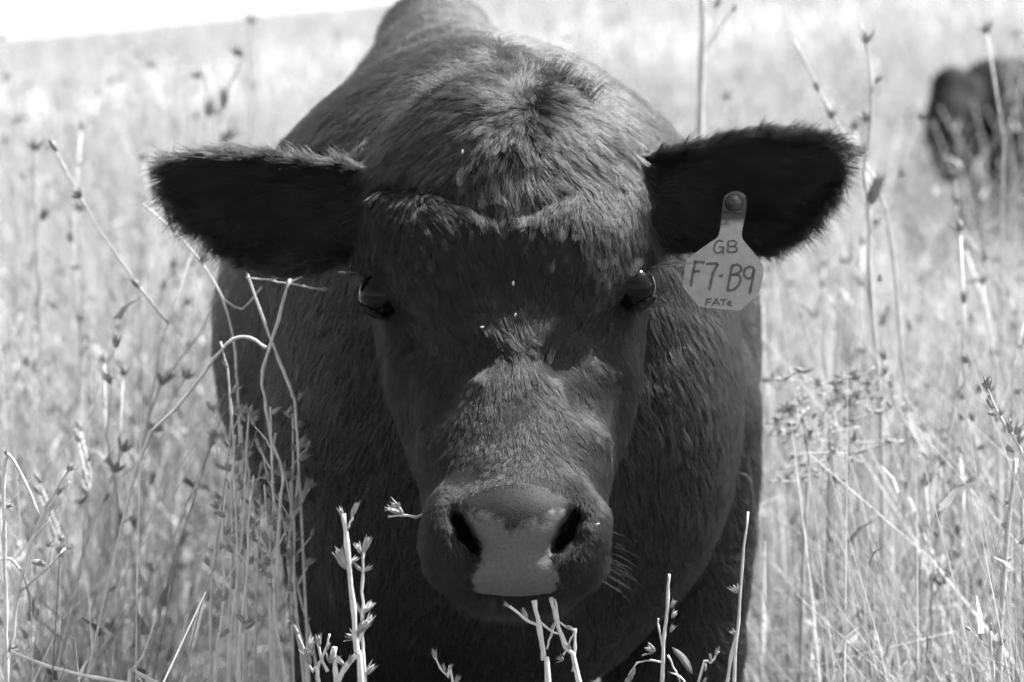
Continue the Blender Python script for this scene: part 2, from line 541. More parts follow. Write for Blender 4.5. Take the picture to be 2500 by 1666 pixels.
def sculpt_calf():
    def ramp(*segs):
        out = []
        for a, b, st in segs:
            out.append(np.arange(a, b, st))
        return np.concatenate(out)
    xs = ramp((-0.45, -0.33, 0.010), (-0.33, -0.14, 0.005), (-0.14, 0.14, 0.0032), (0.14, 0.33, 0.005), (0.33, 0.45, 0.010))
    ys = ramp((-1.02, -0.30, 0.012), (-0.30, -0.235, 0.006), (-0.235, 0.26, 0.0034), (0.26, 0.58, 0.008))
    zs = ramp((2.36, 2.76, 0.0034), (2.76, 2.95, 0.007), (2.95, 4.35, 0.014))
    G = Field(xs, ys, zs)
    C = c3
    # --- trunk
    G.ellipsoid(C(1190, 830, 3.38), (0.315, 0.325, 0.52), 0.05)
    G.ellipsoid(C(1172, 590, 3.12), (0.225, 0.20, 0.30), 0.08)           # withers and shoulders
    G.ellipsoid(C(1095, 620, 3.78), (0.225, 0.245, 0.30), 0.08)           # hind quarters
    G.capsule(C(1095, 230, 3.55), C(1062, 118, 3.98), 0.070, 0.082, 0.10)   # rump and tail head
    G.capsule(C(1185, 405, 3.05), C(1110, 385, 3.75), 0.11, 0.125, 0.08)   # spine
    G.ellipsoid(C(1262, 960, 3.02), (0.215, 0.32, 0.23), 0.06)            # base of the neck and brisket
    G.ellipsoid(C(1545, 985, 2.97), (0.108, 0.205, 0.15), 0.04)           # neck fold over the right shoulder
    G.ellipsoid(C(1650, 1120, 3.20), (0.088, 0.26, 0.15), 0.015)          # right shoulder
    G.ellipsoid(C(960, 1080, 3.00), (0.098, 0.26, 0.16), 0.05)
    G.capsule(C(1240, 500, 2.80), C(1240, 760, 3.02), 0.130, 0.195, 0.05)  # neck
    G.capsule(C(1250, 900, 2.74), C(1255, 1150, 2.95), 0.07, 0.12, 0.06)  # throat and dewlap
    # --- legs, down to the ground
    def leg(px, d, top, kneex, foot_dx, fore=True, rt=0.100):
        base = C(px, 833, d)
        def w(x, y, z):     # world -> calf frame
            p = np.array((x, y, z)) - CAM
            return np.array((p @ R_, p @ U_, p @ F_))
        tw = CAM + base[0] * R_ + base[2] * F_
        x, y = tw[0], tw[1] - 0.10
        gz = float(ground_z(x, y))
        pts = [(w(x, y, top), rt if fore else 0.13), (w(x + kneex, y, gz + 0.50), 0.072 if fore else 0.09),
               (w(x + kneex + foot_dx, y + (0.0 if fore else 0.10), gz + 0.31), 0.050),
               (w(x + foot_dx, y, gz + 0.14), 0.036), (w(x + foot_dx, y - 0.02, gz + 0.07), 0.044), (w(x + foot_dx, y - 0.03, gz + 0.02), 0.055)]
        G.chain(pts, 0.03)
    leg(905, 3.08, 0.72, 0.0, 0.01)
    leg(1655, 3.20, 0.72, -0.01, -0.015, True, 0.082)
    leg(860, 3.95, 0.72, 0.0, 0.0, False)
    leg(1330, 3.95, 0.72, 0.0, 0.0, False)
    # tail
    G.chain([(C(1062, 150, 4.02), 0.045), (C(1062, 330, 4.16), 0.030), (C(1062, 700, 4.20), 0.022), (C(1062, 1000, 4.20), 0.020), (C(1062, 1150, 4.2), 0.035)], 0.03)
    # --- head: rows lofted through the grid
    fl, fr, ff, fb, fn = (curve(HEAD, i) for i in (1, 2, 3, 4, 5))
    s = G.sl((-0.16, -0.25, 2.36), (0.16, 0.27, 2.96))
    X, Y, Z = G.coords(s)
    X = X + 0 * Y * Z; Y = Y + 0 * X; Z = Z + 0 * X
    px = 1250.0 + X / Z * F_PX; py = 833.0 - Y / Z * F_PX
    xl, xr, df, db, nn = fl(py), fr(py), ff(py), fb(py), fn(py)
    cx = (xl + xr) / 2; w = (xr - xl) / 2
    hd = (db - df) / 2
    a = np.abs(px - cx) / w; b = np.abs(Z - (df + db) / 2) / hd
    rr = (a ** nn + b ** nn) ** (1 / nn)
    f = (rr - 1) * np.minimum(w * Z / F_PX, hd) * 0.9
    # ends of the loft
    f = np.maximum(f, (305.0 - py) * Z / F_PX)
    f = np.maximum(f, (py - 1494.0) * Z / F_PX)
    G.mix(s, f, 0.02, 'add')
    G.ellipsoid(C(1238, 500, 2.742), (0.1305, 0.1195, 0.160), 0.012)       # the dome of the poll
    # --- ears
    for side in 'LR':
        rows = EAR[side]
        sg = -1 if side == 'L' else 1
        pts = [(C(a_[0], a_[1], d_), C(b_[0], b_[1], d_), d_, cup) for a_, b_, d_, cup in rows]
        mid = np.array([(p[0] + p[1]) / 2 for p in pts])
        hv = np.array([np.linalg.norm(p[0] - p[1]) / 2 for p in pts])
        ux = mid[:, 0]
        order = np.argsort(ux)
        ux_, my_, mz_, hv_ = ux[order], mid[order, 1], mid[order, 2], hv[order]
        cup_ = np.array([p[3] for p in pts])[order]
        lo = (ux.min() - 0.03, (mid[:, 1] - hv).min() - 0.03, 2.58); hi = (ux.max() + 0.03, (mid[:, 1] + hv).max() + 0.03, 2.80)
        s = G.sl(lo, hi)
        X, Y, Z = G.coords(s)
        my = np.interp(X, ux_, my_); mz = np.interp(X, ux_, mz_); hh = np.interp(X, ux_, hv_); cu = np.interp(X, ux_, cup_)
        t = (Y - my) / hh
        # a shell: the middle lies back, the rims come forward, the top rim most
        zc = mz + cu * (1.0 - 1.35 * t ** 2) + cu * 0.35 * np.clip(-t, 0, 1)
        th = 0.0085 * (1 - 0.35 * np.clip(np.abs(t), 0, 1) ** 2)
        slope = 1.0 / np.sqrt(1 + (2.7 * cu / hh * t) ** 2)
        fz = (np.abs(Z - zc)) * slope - th
        fy = (np.abs(t) - 1.0) * hh
        tip = ux.min() if sg < 0 else ux.max()
        fx = (X - tip) * sg
        f = np.maximum(np.maximum(fz, fy), fx) + 0 * Z
        G.mix(s, f, 0.012, 'add')
        # the ear's root, a short thick tube from the skull
        r0 = C(905 if side == 'L' else 1558, 500, 2.745); r1 = C(825 if side == 'L' else 1640, 505, 2.725)
        G.capsule(r0, r1, 0.046, 0.034, 0.03)
        # and its open mouth
        G.ellipsoid(C(800 if side == 'L' else 1665, 525, 2.655), (0.032, 0.030, 0.032), 0.02, 'cut')
    # --- brows and the fold of the poll
    G.ellipsoid(C(962, 600, 2.672), (0.024, 0.058, 0.060), 0.025)
    G.ellipsoid(C(1510, 588, 2.668), (0.026, 0.060, 0.060), 0.025)
    for a_, b_ in (((935, 448), (1005, 436)), ((1005, 436), (1100, 478)), ((1100, 478), (1200, 510)), ((1200, 510), (1290, 508)), ((1290, 508), (1365, 462))):
        def on(p):
            z = 2.742 - 0.160 * math.sqrt(max(0.02, 1 - ((p[0] - 1238) / 345.0) ** 2 - ((p[1] - 500) / 314.0) ** 2))
            y_ = np.array(float(p[1])); l_, r_, f_, b_, n_ = (float(g(y_)) for g in (fl, fr, ff, fb, fn))
            a_ = min(0.98, abs(p[0] - (l_ + r_) / 2) / ((r_ - l_) / 2))
            z = min(z, (f_ + b_) / 2 - (b_ - f_) / 2 * (1 - a_ ** n_) ** (1 / n_))
            return C(p[0], p[1] + 8, z - 0.0062)
        G.capsule(on(a_), on(b_), 0.0026, 0.0026, 0.018, 'cut')
    G.ellipsoid(C(1085, 655, 2.616), (0.046, 0.066, 0.052), 0.026)
    G.ellipsoid(C(1404, 650, 2.616), (0.046, 0.066, 0.052), 0.026)
    G.ellipsoid(C(1245, 600, 2.612), (0.050, 0.050, 0.046), 0.03)
    def surf(px, py):
        y_ = np.array(float(py)); l_, r_, f_, b_, n_ = (float(g(y_)) for g in (fl, fr, ff, fb, fn))
        a_ = min(0.97, abs(px - (l_ + r_) / 2) / ((r_ - l_) / 2))
        return (f_ + b_) / 2 - (b_ - f_) / 2 * (1 - a_ ** n_) ** (1 / n_)
    # hollows below the eyes, each side of the bridge
    G.ellipsoid(C(948, 935, surf(985, 935) - 0.012), (0.024, 0.070, 0.034), 0.03, 'cut')
    G.ellipsoid(C(1550, 930, surf(1512, 930) - 0.012), (0.024, 0.070, 0.034), 0.03, 'cut')
    G.ellipsoid(C(1040, 905, surf(1040, 905) - 0.018), (0.030, 0.040, 0.026), 0.03, 'cut')
    G.ellipsoid(C(1455, 900, surf(1455, 900) - 0.018), (0.030, 0.040, 0.026), 0.03, 'cut')
    # the crease from the inner corner of each eye, under the brow
    for pts in (((958, 790, 0.006), (995, 828, 0.009), (1045, 856, 0.009), (1105, 866, 0.007), (1165, 862, 0.004)),
                ((1528, 772, 0.006), (1492, 818, 0.009), (1440, 848, 0.009), (1385, 862, 0.007), (1330, 858, 0.004))):
        G.chain([(C(x_, y_, surf(x_, y_) - 0.005), r_) for x_, y_, r_ in pts], 0.026, 'cut')
    # --- muzzle: wings of the nostrils, the pad, nostrils, mouth
    G.ellipsoid(C(1106, 1320, 2.462), (0.024, 0.040, 0.030), 0.025)
    G.ellipsoid(C(1412, 1315, 2.462), (0.024, 0.040, 0.030), 0.025)
    G.ellipsoid(C(1262, 1302, 2.450), (0.050, 0.036, 0.030), 0.015)
    G.ellipsoid(C(1262, 1405, 2.440), (0.050, 0.018, 0.022), 0.015)
    for sg, x0 in ((-1, 1262), (1, 1258)):
        G.chain([(C(x0 + sg * o_, y_, d_), r_) for o_, y_, d_, r_ in ((150, 1236, 2.458, 0.007), (176, 1266, 2.450, 0.009), (172, 1310, 2.442, 0.010), (142, 1358, 2.436, 0.010), (104, 1388, 2.438, 0.007))], 0.014)
    for sg, pts in ((-1, ((1119, 1233), (1124, 1264), (1141, 1300), (1164, 1334), (1186, 1358))), (1, ((1400, 1228), (1395, 1260), (1377, 1297), (1356, 1331), (1338, 1355)))):
        rr_ = (0.0028, 0.0058, 0.0074, 0.0060, 0.0030)
        for dd in (2.405, 2.418, 2.432, 2.446, 2.460, 2.474):
            G.chain([(C(p[0] + sg * (dd - 2.405) * 300, p[1], dd), r_) for p, r_ in zip(pts, rr_)], 0.006, 'cut')
        for dd in (2.404, 2.412):
            G.chain([(C(p[0] + sg * o_, p[1] + 6, dd), r_ * 1.3) for p, r_, o_ in zip(pts, rr_, (2, 14, 18, 14, 0))], 0.012, 'cut')
    G.chain([(C(1150, 1450, 2.428), 0.003), (C(1200, 1445, 2.416), 0.0036), (C(1265, 1443, 2.413), 0.0036), (C(1330, 1445, 2.416), 0.0036), (C(1375, 1449, 2.428), 0.003)], 0.006, 'cut')
    G.ellipsoid(C(1258, 1462, 2.466), (0.042, 0.010, 0.036), 0.012)        # lower lip
    # --- lids: thin shells drawn over the eyeball from above and below
    for side, (c, r) in EYES.items():
        m = r + 0.02
        for (nv, h), th in zip(LIDS[side], (0.0026, 0.0020)):
            s = G.sl(c - m, c + m)
            X, Y, Z = G.coords(s)
            x, y, z = X - c[0], Y - c[1], Z - c[2]
            f = np.maximum(np.sqrt(x * x + y * y + z * z) - (r + th), h - (x * nv[0] + y * nv[1] + z * nv[2]))
            G.mix(s, f, 0.005, 'add')
    return G.surface()

CV, CQ = sculpt_calf()
print('calf verts', len(CV), 'quads', len(CQ))

# ------------------------------------------------------------------ the calf: skin, eyes and coat
PAD_ROWS = np.array([(1176, -12), (1182, 30), (1192, 80), (1212, 122), (1235, 143), (1262, 135), (1285, 122), (1310, 106), (1345, 86), (1362, 82),
                     (1385, 98), (1410, 106), (1440, 104), (1450, 90), (1458, -12)], float)
def pad_dist(px, py):
    """pixels inside (+) the bare nose pad"""
    return np.interp(py, PAD_ROWS[:, 0], PAD_ROWS[:, 1], left=-60, right=-60) - np.abs(px - (1262 - (py - 1300) * 0.02))

def skin_mat():
    m = NT('calf_skin')
    tc = m.n('ShaderNodeTexCoord')
    pad = m.attr('pad').outputs['Fac']; row = m.attr('row').outputs['Fac']; colm = m.attr('colm').outputs['Fac']
    fine = m.noise(420, 3, 0.6, tc.outputs['Object'])
    mid = m.noise(95, 4, 0.65, tc.outputs['Object'])
    edge = m.math('ADD', pad, m.mp(mid.outputs['Fac'], 0.3, 0.7, -13, 13))
    is_pad = m.mp(edge, -5, 7, 0, 1, True)
    # pale lower part of the pad with a ragged, spotted upper border that droops in the middle
    mott = m.noise(70, 5, 0.75, tc.outputs['Object'])
    arch = m.math('MULTIPLY', m.math('ABSOLUTE', colm), 0.38)
    lvl = m.math('ADD', m.math('ADD', row, arch), m.mp(mott.outputs['Fac'], 0.3, 0.7, -26, 26))
    pale = m.mp(lvl, 1272, 1312, 0, 1, True)
    spots = m.n('ShaderNodeTexVoronoi', feature='F1')
    spots.inputs['Scale'].default_value = 150
    m.l(tc.outputs['Object'], spots.inputs['Vector'])
    tone_pale = m.mp(fine.outputs['Fac'], 0.3, 0.7, 0.062, 0.092)
    tone_dark = m.mp(fine.outputs['Fac'], 0.3, 0.7, 0.011, 0.020)
    tone_pad = m.mixf(pale, tone_dark, tone_pale)
    fur = m.mp(mid.outputs['Fac'], 0.3, 0.7, 0.008, 0.014)
    tone = m.mixf(is_pad, fur, tone_pad)
    p = m.n('ShaderNodeBsdfPrincipled')
    m.l(tone, p.inputs['Base Color'])
    m.l(m.mixf(is_pad, 0.75, 0.56), p.inputs['Roughness'])
    m.l(m.mixf(is_pad, 0.08, m.mixf(pale, 0.08, 0.28)), p.inputs['Specular IOR Level'])
    vor = m.n('ShaderNodeTexVoronoi', feature='DISTANCE_TO_EDGE')
    vor.inputs['Scale'].default_value = 460
    m.l(tc.outputs['Object'], vor.inputs['Vector'])
    hgt = m.math('MULTIPLY', m.mp(vor.outputs['Distance'], 0, 0.3, 0, 1), is_pad)
    hgt = m.math('ADD', hgt, m.math('MULTIPLY', mid.outputs['Fac'], 0.8))
    bp = m.n('ShaderNodeBump')
    bp.inputs['Strength'].default_value = 0.22
    bp.inputs['Distance'].default_value = 0.0008
    m.l(hgt, bp.inputs['Height'])
    m.l(bp.outputs[0], p.inputs['Normal'])
    m.l(p.outputs[0], m.out.inputs['Surface'])
    return m.m

def hair_mat(name, grey, rough=0.45):
    m = NT(name)
    at = m.attr('shade').outputs['Fac']
    p = m.n('ShaderNodeBsdfPrincipled')
    m.l(m.math('MULTIPLY', at, grey), p.inputs['Base Color'])
    p.inputs['Roughness'].default_value = rough
    p.inputs['Specular IOR Level'].default_value = 0.4
    gl = m.attr('gloss').outputs['Fac']
    m.l(m.mp(gl, 0.1, 0.7, 0.22, 0.5), p.inputs['Specular IOR Level'])
    h = m.n('ShaderNodeBsdfHairPrincipled')
    h.parametrization = 'COLOR'
    m.l(m.math('MULTIPLY', at, grey * 0.35), h.inputs['Color'])
    h.inputs['Roughness'].default_value = 0.38
    h.inputs['Radial Roughness'].default_value = 0.5
    h.inputs['IOR'].default_value = 1.55
    mx = m.n('ShaderNodeMixShader'); m.l(gl, mx.inputs[0])
    m.l(p.outputs[0], mx.inputs[1]); m.l(h.outputs[0], mx.inputs[2])
    m.l(mx.outputs[0], m.out.inputs['Surface'])
    return m.m

def eye_mat():
    m = NT('wet_dark_eye')
    p = m.n('ShaderNodeBsdfPrincipled')
    tc = m.n('ShaderNodeTexCoord')
    nz = m.noise(40, 3, 0.5, tc.outputs['Object'])
    m.l(m.mp(nz.outputs['Fac'], 0.3, 0.7, 0.002, 0.005), p.inputs['Base Color'])
    p.inputs['Roughness'].default_value = 0.05
    p.inputs['Specular IOR Level'].default_value = 0.14
    m.l(p.outputs[0], m.out.inputs['Surface'])
    return m.m
M['skin'] = skin_mat()
M['hair'] = hair_mat('black_coat_hair', 0.017)
M['eye'] = eye_mat()

def lathe_mesh(name, prof, seg=10, axis='Z'):
    """prof: list of (radius, height)"""
    V, Q = [], []
    for r, h in prof:
        for i in range(seg):
            a = 2 * math.pi * i / seg
            V.append((r * math.cos(a), r * math.sin(a), h))
    for j in range(len(prof) - 1):
        for i in range(seg):
            a = j * seg + i; b = j * seg + (i + 1) % seg
            Q.append((a, b, b + seg, a + seg))
    return mesh_np(name, V, Q)

def sphere_mesh(name, r, seg=32, rings=20):
    prof = [(max(1e-5, r * math.sin(math.pi * i / rings)), -r * math.cos(math.pi * i / rings)) for i in range(rings + 1)]
    return lathe_mesh(name, prof, seg)

def wave(P, seed, scale, n=5):
    """smooth pseudo noise of positions, about -1..1"""
    r = np.random.default_rng(seed)
    v = np.zeros(len(P))
    for _ in range(n):
        k = r.normal(0, 1, 3); k = k / np.linalg.norm(k) * scale * r.uniform(0.6, 1.7)
        v += np.sin(P @ k + r.uniform(0, 6.28))
    return v / n * 1.4

def hair_object(name, pts, rad, shade, gloss, mat, parent=None, loc=None):
    """pts (n,k,3), rad (n,k), shade (n,)"""
    n, k = pts.shape[:2]
    hc = bpy.data.hair_curves.new(name)
    hc.add_curves([k] * n)
    hc.attributes['position'].data.foreach_set('vector', pts.astype(np.float32).ravel())
    at = hc.attributes.get('radius') or hc.attributes.new('radius', 'FLOAT', 'POINT')
    at.data.foreach_set('value', rad.astype(np.float32).ravel())
    at = hc.attributes.new('shade', 'FLOAT', 'CURVE')
    at.data.foreach_set('value', shade.astype(np.float32))
    at = hc.attributes.new('gloss', 'FLOAT', 'CURVE')
    at.data.foreach_set('value', gloss.astype(np.float32))
    hc.materials.append(mat)
    o = bpy.data.objects.new(name, hc)
    COL.objects.link(o)
    if parent is not None: o.parent = parent
    if loc is not None: o.location = loc
    return o

FRINGE = np.array([(860, 470), (935, 448), (1005, 436), (1100, 478), (1200, 510), (1290, 508), (1370, 455), (1430, 430), (1500, 400), (1600, 380)], float)

def coat_fields(V, N):
    """per vertex: density, length, flow (frame vectors), lift, clump, shade"""
    px = 1250 + V[:, 0] / V[:, 2] * F_PX; py = 833 - V[:, 1] / V[:, 2] * F_PX; d = V[:, 2]
    n = len(V)
    ear = (((px < 888) & (py > 340) & (py < 690)) | ((px > 1585) & (py > 300) & (py < 660))) & (d < 2.765)
    head = (d < 2.79) & (px > 860) & (px < 1610) & ~ear
    body = ~(ear | head)
    dens = np.zeros(n); leng = np.zeros(n); lift = np.full(n, 0.22); clump = np.full(n, 0.6)
    flow = np.zeros((n, 3)); fine = np.ones(n)
    # --- body: back along the flanks and down; down on the neck and chest
    t = smoothstep(d, 2.9, 3.25)
    flow[:, 0] = np.sign(px - 1220) * 0.12
    flow[:, 1] = -0.85 * (1 - t) - 0.35 * t
    flow[:, 2] = 0.35 * (1 - t) + 0.85 * t
    leng[:] = 0.017
    lift[:] = 0.13
    clump[:] = 0.28
    dens[:] = 140000.0
    dens = np.where(d > 3.3, 75000.0, dens)
    dens = np.where(V[:, 1] < -0.36, 16000.0, dens)
    # --- head
    fr = np.interp(px, FRINGE[:, 0], FRINGE[:, 1])
    wx = px - 1272 + 22 * wave(V, 51, 90) ; wy = py - 268 + 22 * wave(V, 52, 90)
    wr = np.hypot(wx, wy) + 1e-6
    fA = np.stack([wx / wr, wy / wr], -1)
    fA[:, 1] += 0.15
    tx, ty = 1288 - px, 1000 - py
    tr = np.hypot(tx, ty) + 1e-6
    fB = np.stack([tx / tr, ty / tr], -1)
    side = smoothstep(np.abs(px - 1240), 220, 330)
    fB[:, 0] = fB[:, 0] * (1 - side); fB[:, 1] = np.maximum(fB[:, 1], 0.3)
    gx, gy = px - 1280, py - 560
    gr = np.hypot(gx, gy) + 1e-6
    fC = np.stack([gx / gr * 0.9, gy / gr], -1)
    # about the lower whorl hair swirls sideways
    w2 = np.exp(-(((px - 1285) / 150) ** 2 + ((py - 830) / 32) ** 2))
    tAB = smoothstep(py - fr, -8, 14)
    tBC = smoothstep(py, 815, 862)
    fH = fA * (1 - tAB)[:, None] + fB * tAB[:, None]
    fH = fH * (1 - tBC)[:, None] + fC * tBC[:, None]
    fH[:, 0] += w2 * np.sign(px - 1285) * -0.8
    hl = np.full(n, 0.015)
    hl = np.where(py < fr, 0.022, hl)
    hl = hl * (1 - 0.35 * smoothstep(py, 850, 1000)) 
    mz = smoothstep(py, 1120, 1220)
    hl = hl * (1 - mz) + 0.0055 * mz
    chin = smoothstep(py, 1440, 1475)
    hl = hl * (1 - chin) + 0.012 * chin
    hl = np.where(np.abs(w2) > 0.25, np.maximum(hl, 0.015), hl)
    pad = pad_dist(px, py)
    hd = np.full(n, 1000000.0)
    hd = hd * (1 + 0.4 * smoothstep(py, 830, 920))
    hd = hd * (1 + 0.9 * mz)
    hd = hd * np.where(d > 2.70, 0.5, 1)
    onpad = (pad > -2) & (d < 2.49)
    hd = np.where(onpad, 0.0, hd)
    hd = np.where((pad > -30) & (pad <= -2) & (d < 2.49), hd * 0.5, hd)
    for sd, (c, r) in EYES.items():
        e = np.linalg.norm(V - c, axis=1)
        hd = np.where(e < r * 1.03, 0, hd)
        hl = np.where(e < r * 2.3, np.clip(0.0035 + (e - r) * 0.30, 0.003, 0.015), hl)
        rel = V - c
        for nv, h in LIDS[sd]:      # bare margins
            hd = np.where((e < r * 1.20) & (np.abs((rel * np.array(nv)).sum(1) - h) < 0.0012), 0, hd)
    # nothing inside the nostrils
    nl = (d > 2.445) & (d < 2.50) & (py > 1222) & (py < 1380) & (((px > 1105) & (px < 1200)) | ((px > 1325) & (px < 1415))) & (N[:, 2] > -0.45)
    hd = np.where(nl, 0, hd)
    hlift = 0.14 + 0.22 * smoothstep(wr, 150, 20) + 0.12 * smoothstep(py, 260, 205)
    hlift = np.where((py < fr + 6) & (py > fr - 50), hlift * 0.8, hlift)
    hlift = hlift + 0.15 * chin + 0.12 * mz
    flow[head] = np.stack([fH[:, 0], -fH[:, 1], 0 * px], -1)[head]
    nb = smoothstep(py, 830, 920)
    clump[head] = (0.66 - 0.14 * nb - 0.3 * mz)[head]
    fine[head] = (1 - 0.12 * nb - 0.28 * mz)[head]
    leng[head] = hl[head]; dens[head] = hd[head]; lift[head] = hlift[head]
    # --- ears: from the root to the tip, out over both rims
    sg = np.where(px < 1240, -1.0, 1.0)
    edge = np.zeros(n); tt = np.zeros(n)
    for sd, rows in EAR.items():
        r = sorted([((a[0] + b[0]) / 2, a[1], b[1]) for a, b, _, _ in rows])
        r = np.array(r)
        top = np.interp(px, r[:, 0], r[:, 1]); bot = np.interp(px, r[:, 0], r[:, 2])
        mk = (sg < 0) if sd == 'L' else (sg > 0)
        q = (py - (top + bot) / 2) / np.maximum((bot - top) / 2, 8)
        tt = np.where(mk, q, tt)
    edge = smoothstep(np.abs(tt), 0.55, 1.0)
    tipn = np.where(sg < 0, smoothstep(px, 520, 400), smoothstep(px, 1940, 2050))
    fE = np.stack([sg * (0.75 + 0.3 * tipn), -tt * 0.75 * (0.5 + edge) - 0.25, -0.1 * np.ones(n)], -1)
    flow[ear] = fE[ear]
    el = 0.016 + 0.004 * edge + 0.006 * tipn
    leng[ear] = el[ear]
    dens[ear] = 620000.0
    lift[ear] = (0.20 + 0.05 * edge)[ear]
    clump[ear] = 0.45
    # even tone here; the face's brighter light is put into hair colour later
    shade = np.ones(n)
    return dens, leng, flow, lift, clump, fine, ear, head

def grow_coat(V, Q):
    rg = np.random.default_rng(11)
    T = np.concatenate([Q[:, [0, 1, 2]], Q[:, [0, 2, 3]]])
    A, B, Cc = V[T[:, 0]], V[T[:, 1]], V[T[:, 2]]
    cr = np.cross(B - A, Cc - A)
    area = np.linalg.norm(cr, axis=1) / 2
    fn = cr / (2 * area[:, None] + 1e-12)
    N = np.zeros_like(V)
    for i in range(3):
        for k in range(3):
            N[:, k] += np.bincount(T[:, i], cr[:, k], len(V))
    N /= np.linalg.norm(N, axis=1)[:, None] + 1e-12
    dens, leng, flow, lift, clump, fine, ear, head = coat_fields(V, N)
    cd = dens[T].mean(1)
    ctr = (A + B + Cc) / 3
    face = -(fn * (ctr / np.linalg.norm(ctr, axis=1)[:, None])).sum(1)
    vis = 0.25 + 0.75 * smoothstep(face, -0.5, 0.0)
    exp = area * cd * vis
    cnt = rg.poisson(exp)
    ti = np.repeat(np.arange(len(T)), cnt)
    n = len(ti)
    r1 = np.sqrt(rg.random(n)); r2 = rg.random(n)
    w = np.stack([1 - r1, r1 * (1 - r2), r1 * r2], -1)
    def lerp(a): 
        return (a[T[ti]] * (w[..., None] if a.ndim == 2 else w)).sum(1)
    P = lerp(V); Nn = lerp(N); Nn /= np.linalg.norm(Nn, axis=1)[:, None] + 1e-9
    L = lerp(leng); Fl = lerp(flow); Li = lerp(lift); Cl = lerp(clump); Fi = lerp(fine)
    isE = lerp(ear.astype(float)) > 0.5; isH = lerp(head.astype(float)) > 0.5
    P = P - Nn * 0.0008
    Fl = Fl - Nn * (Fl * Nn).sum(1)[:, None]
    Fl /= np.linalg.norm(Fl, axis=1)[:, None] + 1e-6
    Bn = np.cross(Nn, Fl)
    sc = np.where(isH | isE, 1.0, 0.55)
    ang = (0.30 * wave(P, 1, 70) + 0.28 * wave(P, 2, 190)) * np.where(isH | isE, 1.0, 0.55) + rg.normal(0, 0.13, n)
    Fl2 = Fl * np.cos(ang)[:, None] + Bn * np.sin(ang)[:, None]
    Li = Li * np.exp(rg.normal(0, 0.35, n)) * (1 + 0.5 * wave(P, 3, 120))
    L = L * np.exp(rg.normal(0, 0.22, n)) * (1 + 0.18 * wave(P, 4, 60))
    K = 5
    ts = np.linspace(0, 1, K)
    pts = np.zeros((n, K, 3))
    curl = rg.normal(0, 0.16, n)
    for k, t in enumerate(ts):
        out = Li * (t - 0.45 * t * t) * 1.6
        pts[:, k] = P + L[:, None] * (Fl2 * t + Nn * out[:, None] + Bn * (curl * t * t)[:, None])
    # locks: hairs lean to the nearest guide hair
    frac = np.where(isH, 0.042, 0.05)
    gi = np.flatnonzero(rg.random(n) < frac)
    kd = kdtree.KDTree(len(gi))
    for j, g in enumerate(gi): kd.insert(P[g], j)
    kd.balance()
    near = np.array([kd.find(p)[1] for p in P])
    g = gi[near]
    for k, t in enumerate(ts):
        c = (Cl * t ** 1.2)[:, None]
        target = pts[g, k] + (P - P[g]) * 0.25
        pts[:, k] = pts[:, k] * (1 - c) + target * c
    lockshade = np.exp(rg.normal(0, 0.35, n))
    shade = lockshade[g] * np.exp(rg.normal(0, 0.15, n)) * np.where(isH, 1.05, 0.8)  # face hair paler than body hair: brighter light put into the colour
    rad = np.where(isH, 0.000135, np.where(isE, 0.00016, 0.00022)) * np.exp(rg.normal(0, 0.2, n)) * Fi
    rad = rad[:, None] * np.array((0.9, 1.0, 0.9, 0.65, 0.2))[None, :]
    # --- loose tufts, lashes and whiskers, hair by hair
    ex_p, ex_r = [], []
    def strand(p0, dirs, L_, r_, wob=0.1):
        p = [np.asarray(p0, float)]
        dv = np.array(dirs[0], float); dv /= np.linalg.norm(dv)
        d1 = np.array(dirs[1], float); d1 /= np.linalg.norm(d1)
        for k in range(1, K):
            t = k / (K - 1)
            v = dv * (1 - t) + d1 * t + rg.normal(0, wob, 3)
            p.append(p[-1] + v / np.linalg.norm(v) * L_ / (K - 1))
        ex_p.append(p); ex_r.append(r_ * np.array((1, 0.95, 0.8, 0.55, 0.15)))
    def tuft(px, py, dd, dir0, dir1, L_, m, spread, r_=0.00020):
        for _ in range(m):
            a = rg.normal(0, 1, 2) * spread
            j = rg.normal(0, 0.14, 3)
            strand(c3(px + a[0], py + a[1] * 0.5, dd + rg.normal(0, 0.004)), (np.array(dir0) + j, np.array(dir1) + j * 1.3), L_ * rg.uniform(0.6, 1.1), r_)
    tuft(1335, 240, 2.680, (0.35, 1, -0.1), (0.75, 0.75, -0.1), 0.046, 110, 15, 0.00020)
    tuft(1295, 225, 2.700, (0.15, 1, -0.1), (0.05, 1.0, 0.0), 0.034, 150, 28, 0.00017)
    tuft(1255, 230, 2.695, (0.0, 1, -0.1), (-0.15, 1.0, 0.0), 0.026, 320, 30)
    tuft(1140, 228, 2.695, (-0.6, 0.75, -0.1), (-0.9, 0.45, 0), 0.036, 150, 22, 0.00020)
    tuft(1090, 238, 2.695, (-0.8, 0.5, -0.1), (-1.0, 0.25, 0), 0.028, 110, 24, 0.00018)
    tuft(1200, 232, 2.695, (-0.3, 0.9, -0.1), (-0.5, 0.8, 0), 0.026, 300, 28)
    tuft(1390, 240, 2.690, (0.5, 0.8, -0.1), (0.7, 0.6, 0), 0.020, 260, 30)
    # lashes: a dark fan standing out from each upper lid
    for sd, sg, ey, ln in (('R', 1, 668, 0.036), ('L', -1, 690, 0.022)):
        c, r = EYES[sd]
        for _ in range(70):
            th = rg.uniform(-1.2, 1.2)
            p = c + np.array((sg * r * (0.70 + 0.25 * math.cos(th)), r * (0.80 + 0.12 * math.cos(th)), -r * 0.45 + 0.022 * rg.uniform(-0.3, 0.9)))
            strand(p, ((sg * 1.0, 0.35, -0.25 + th * 0.3), (sg * 1.0, -0.10, -0.15 + th * 0.5)), ln * rg.uniform(0.6, 1.05), 0.00017, 0.05)
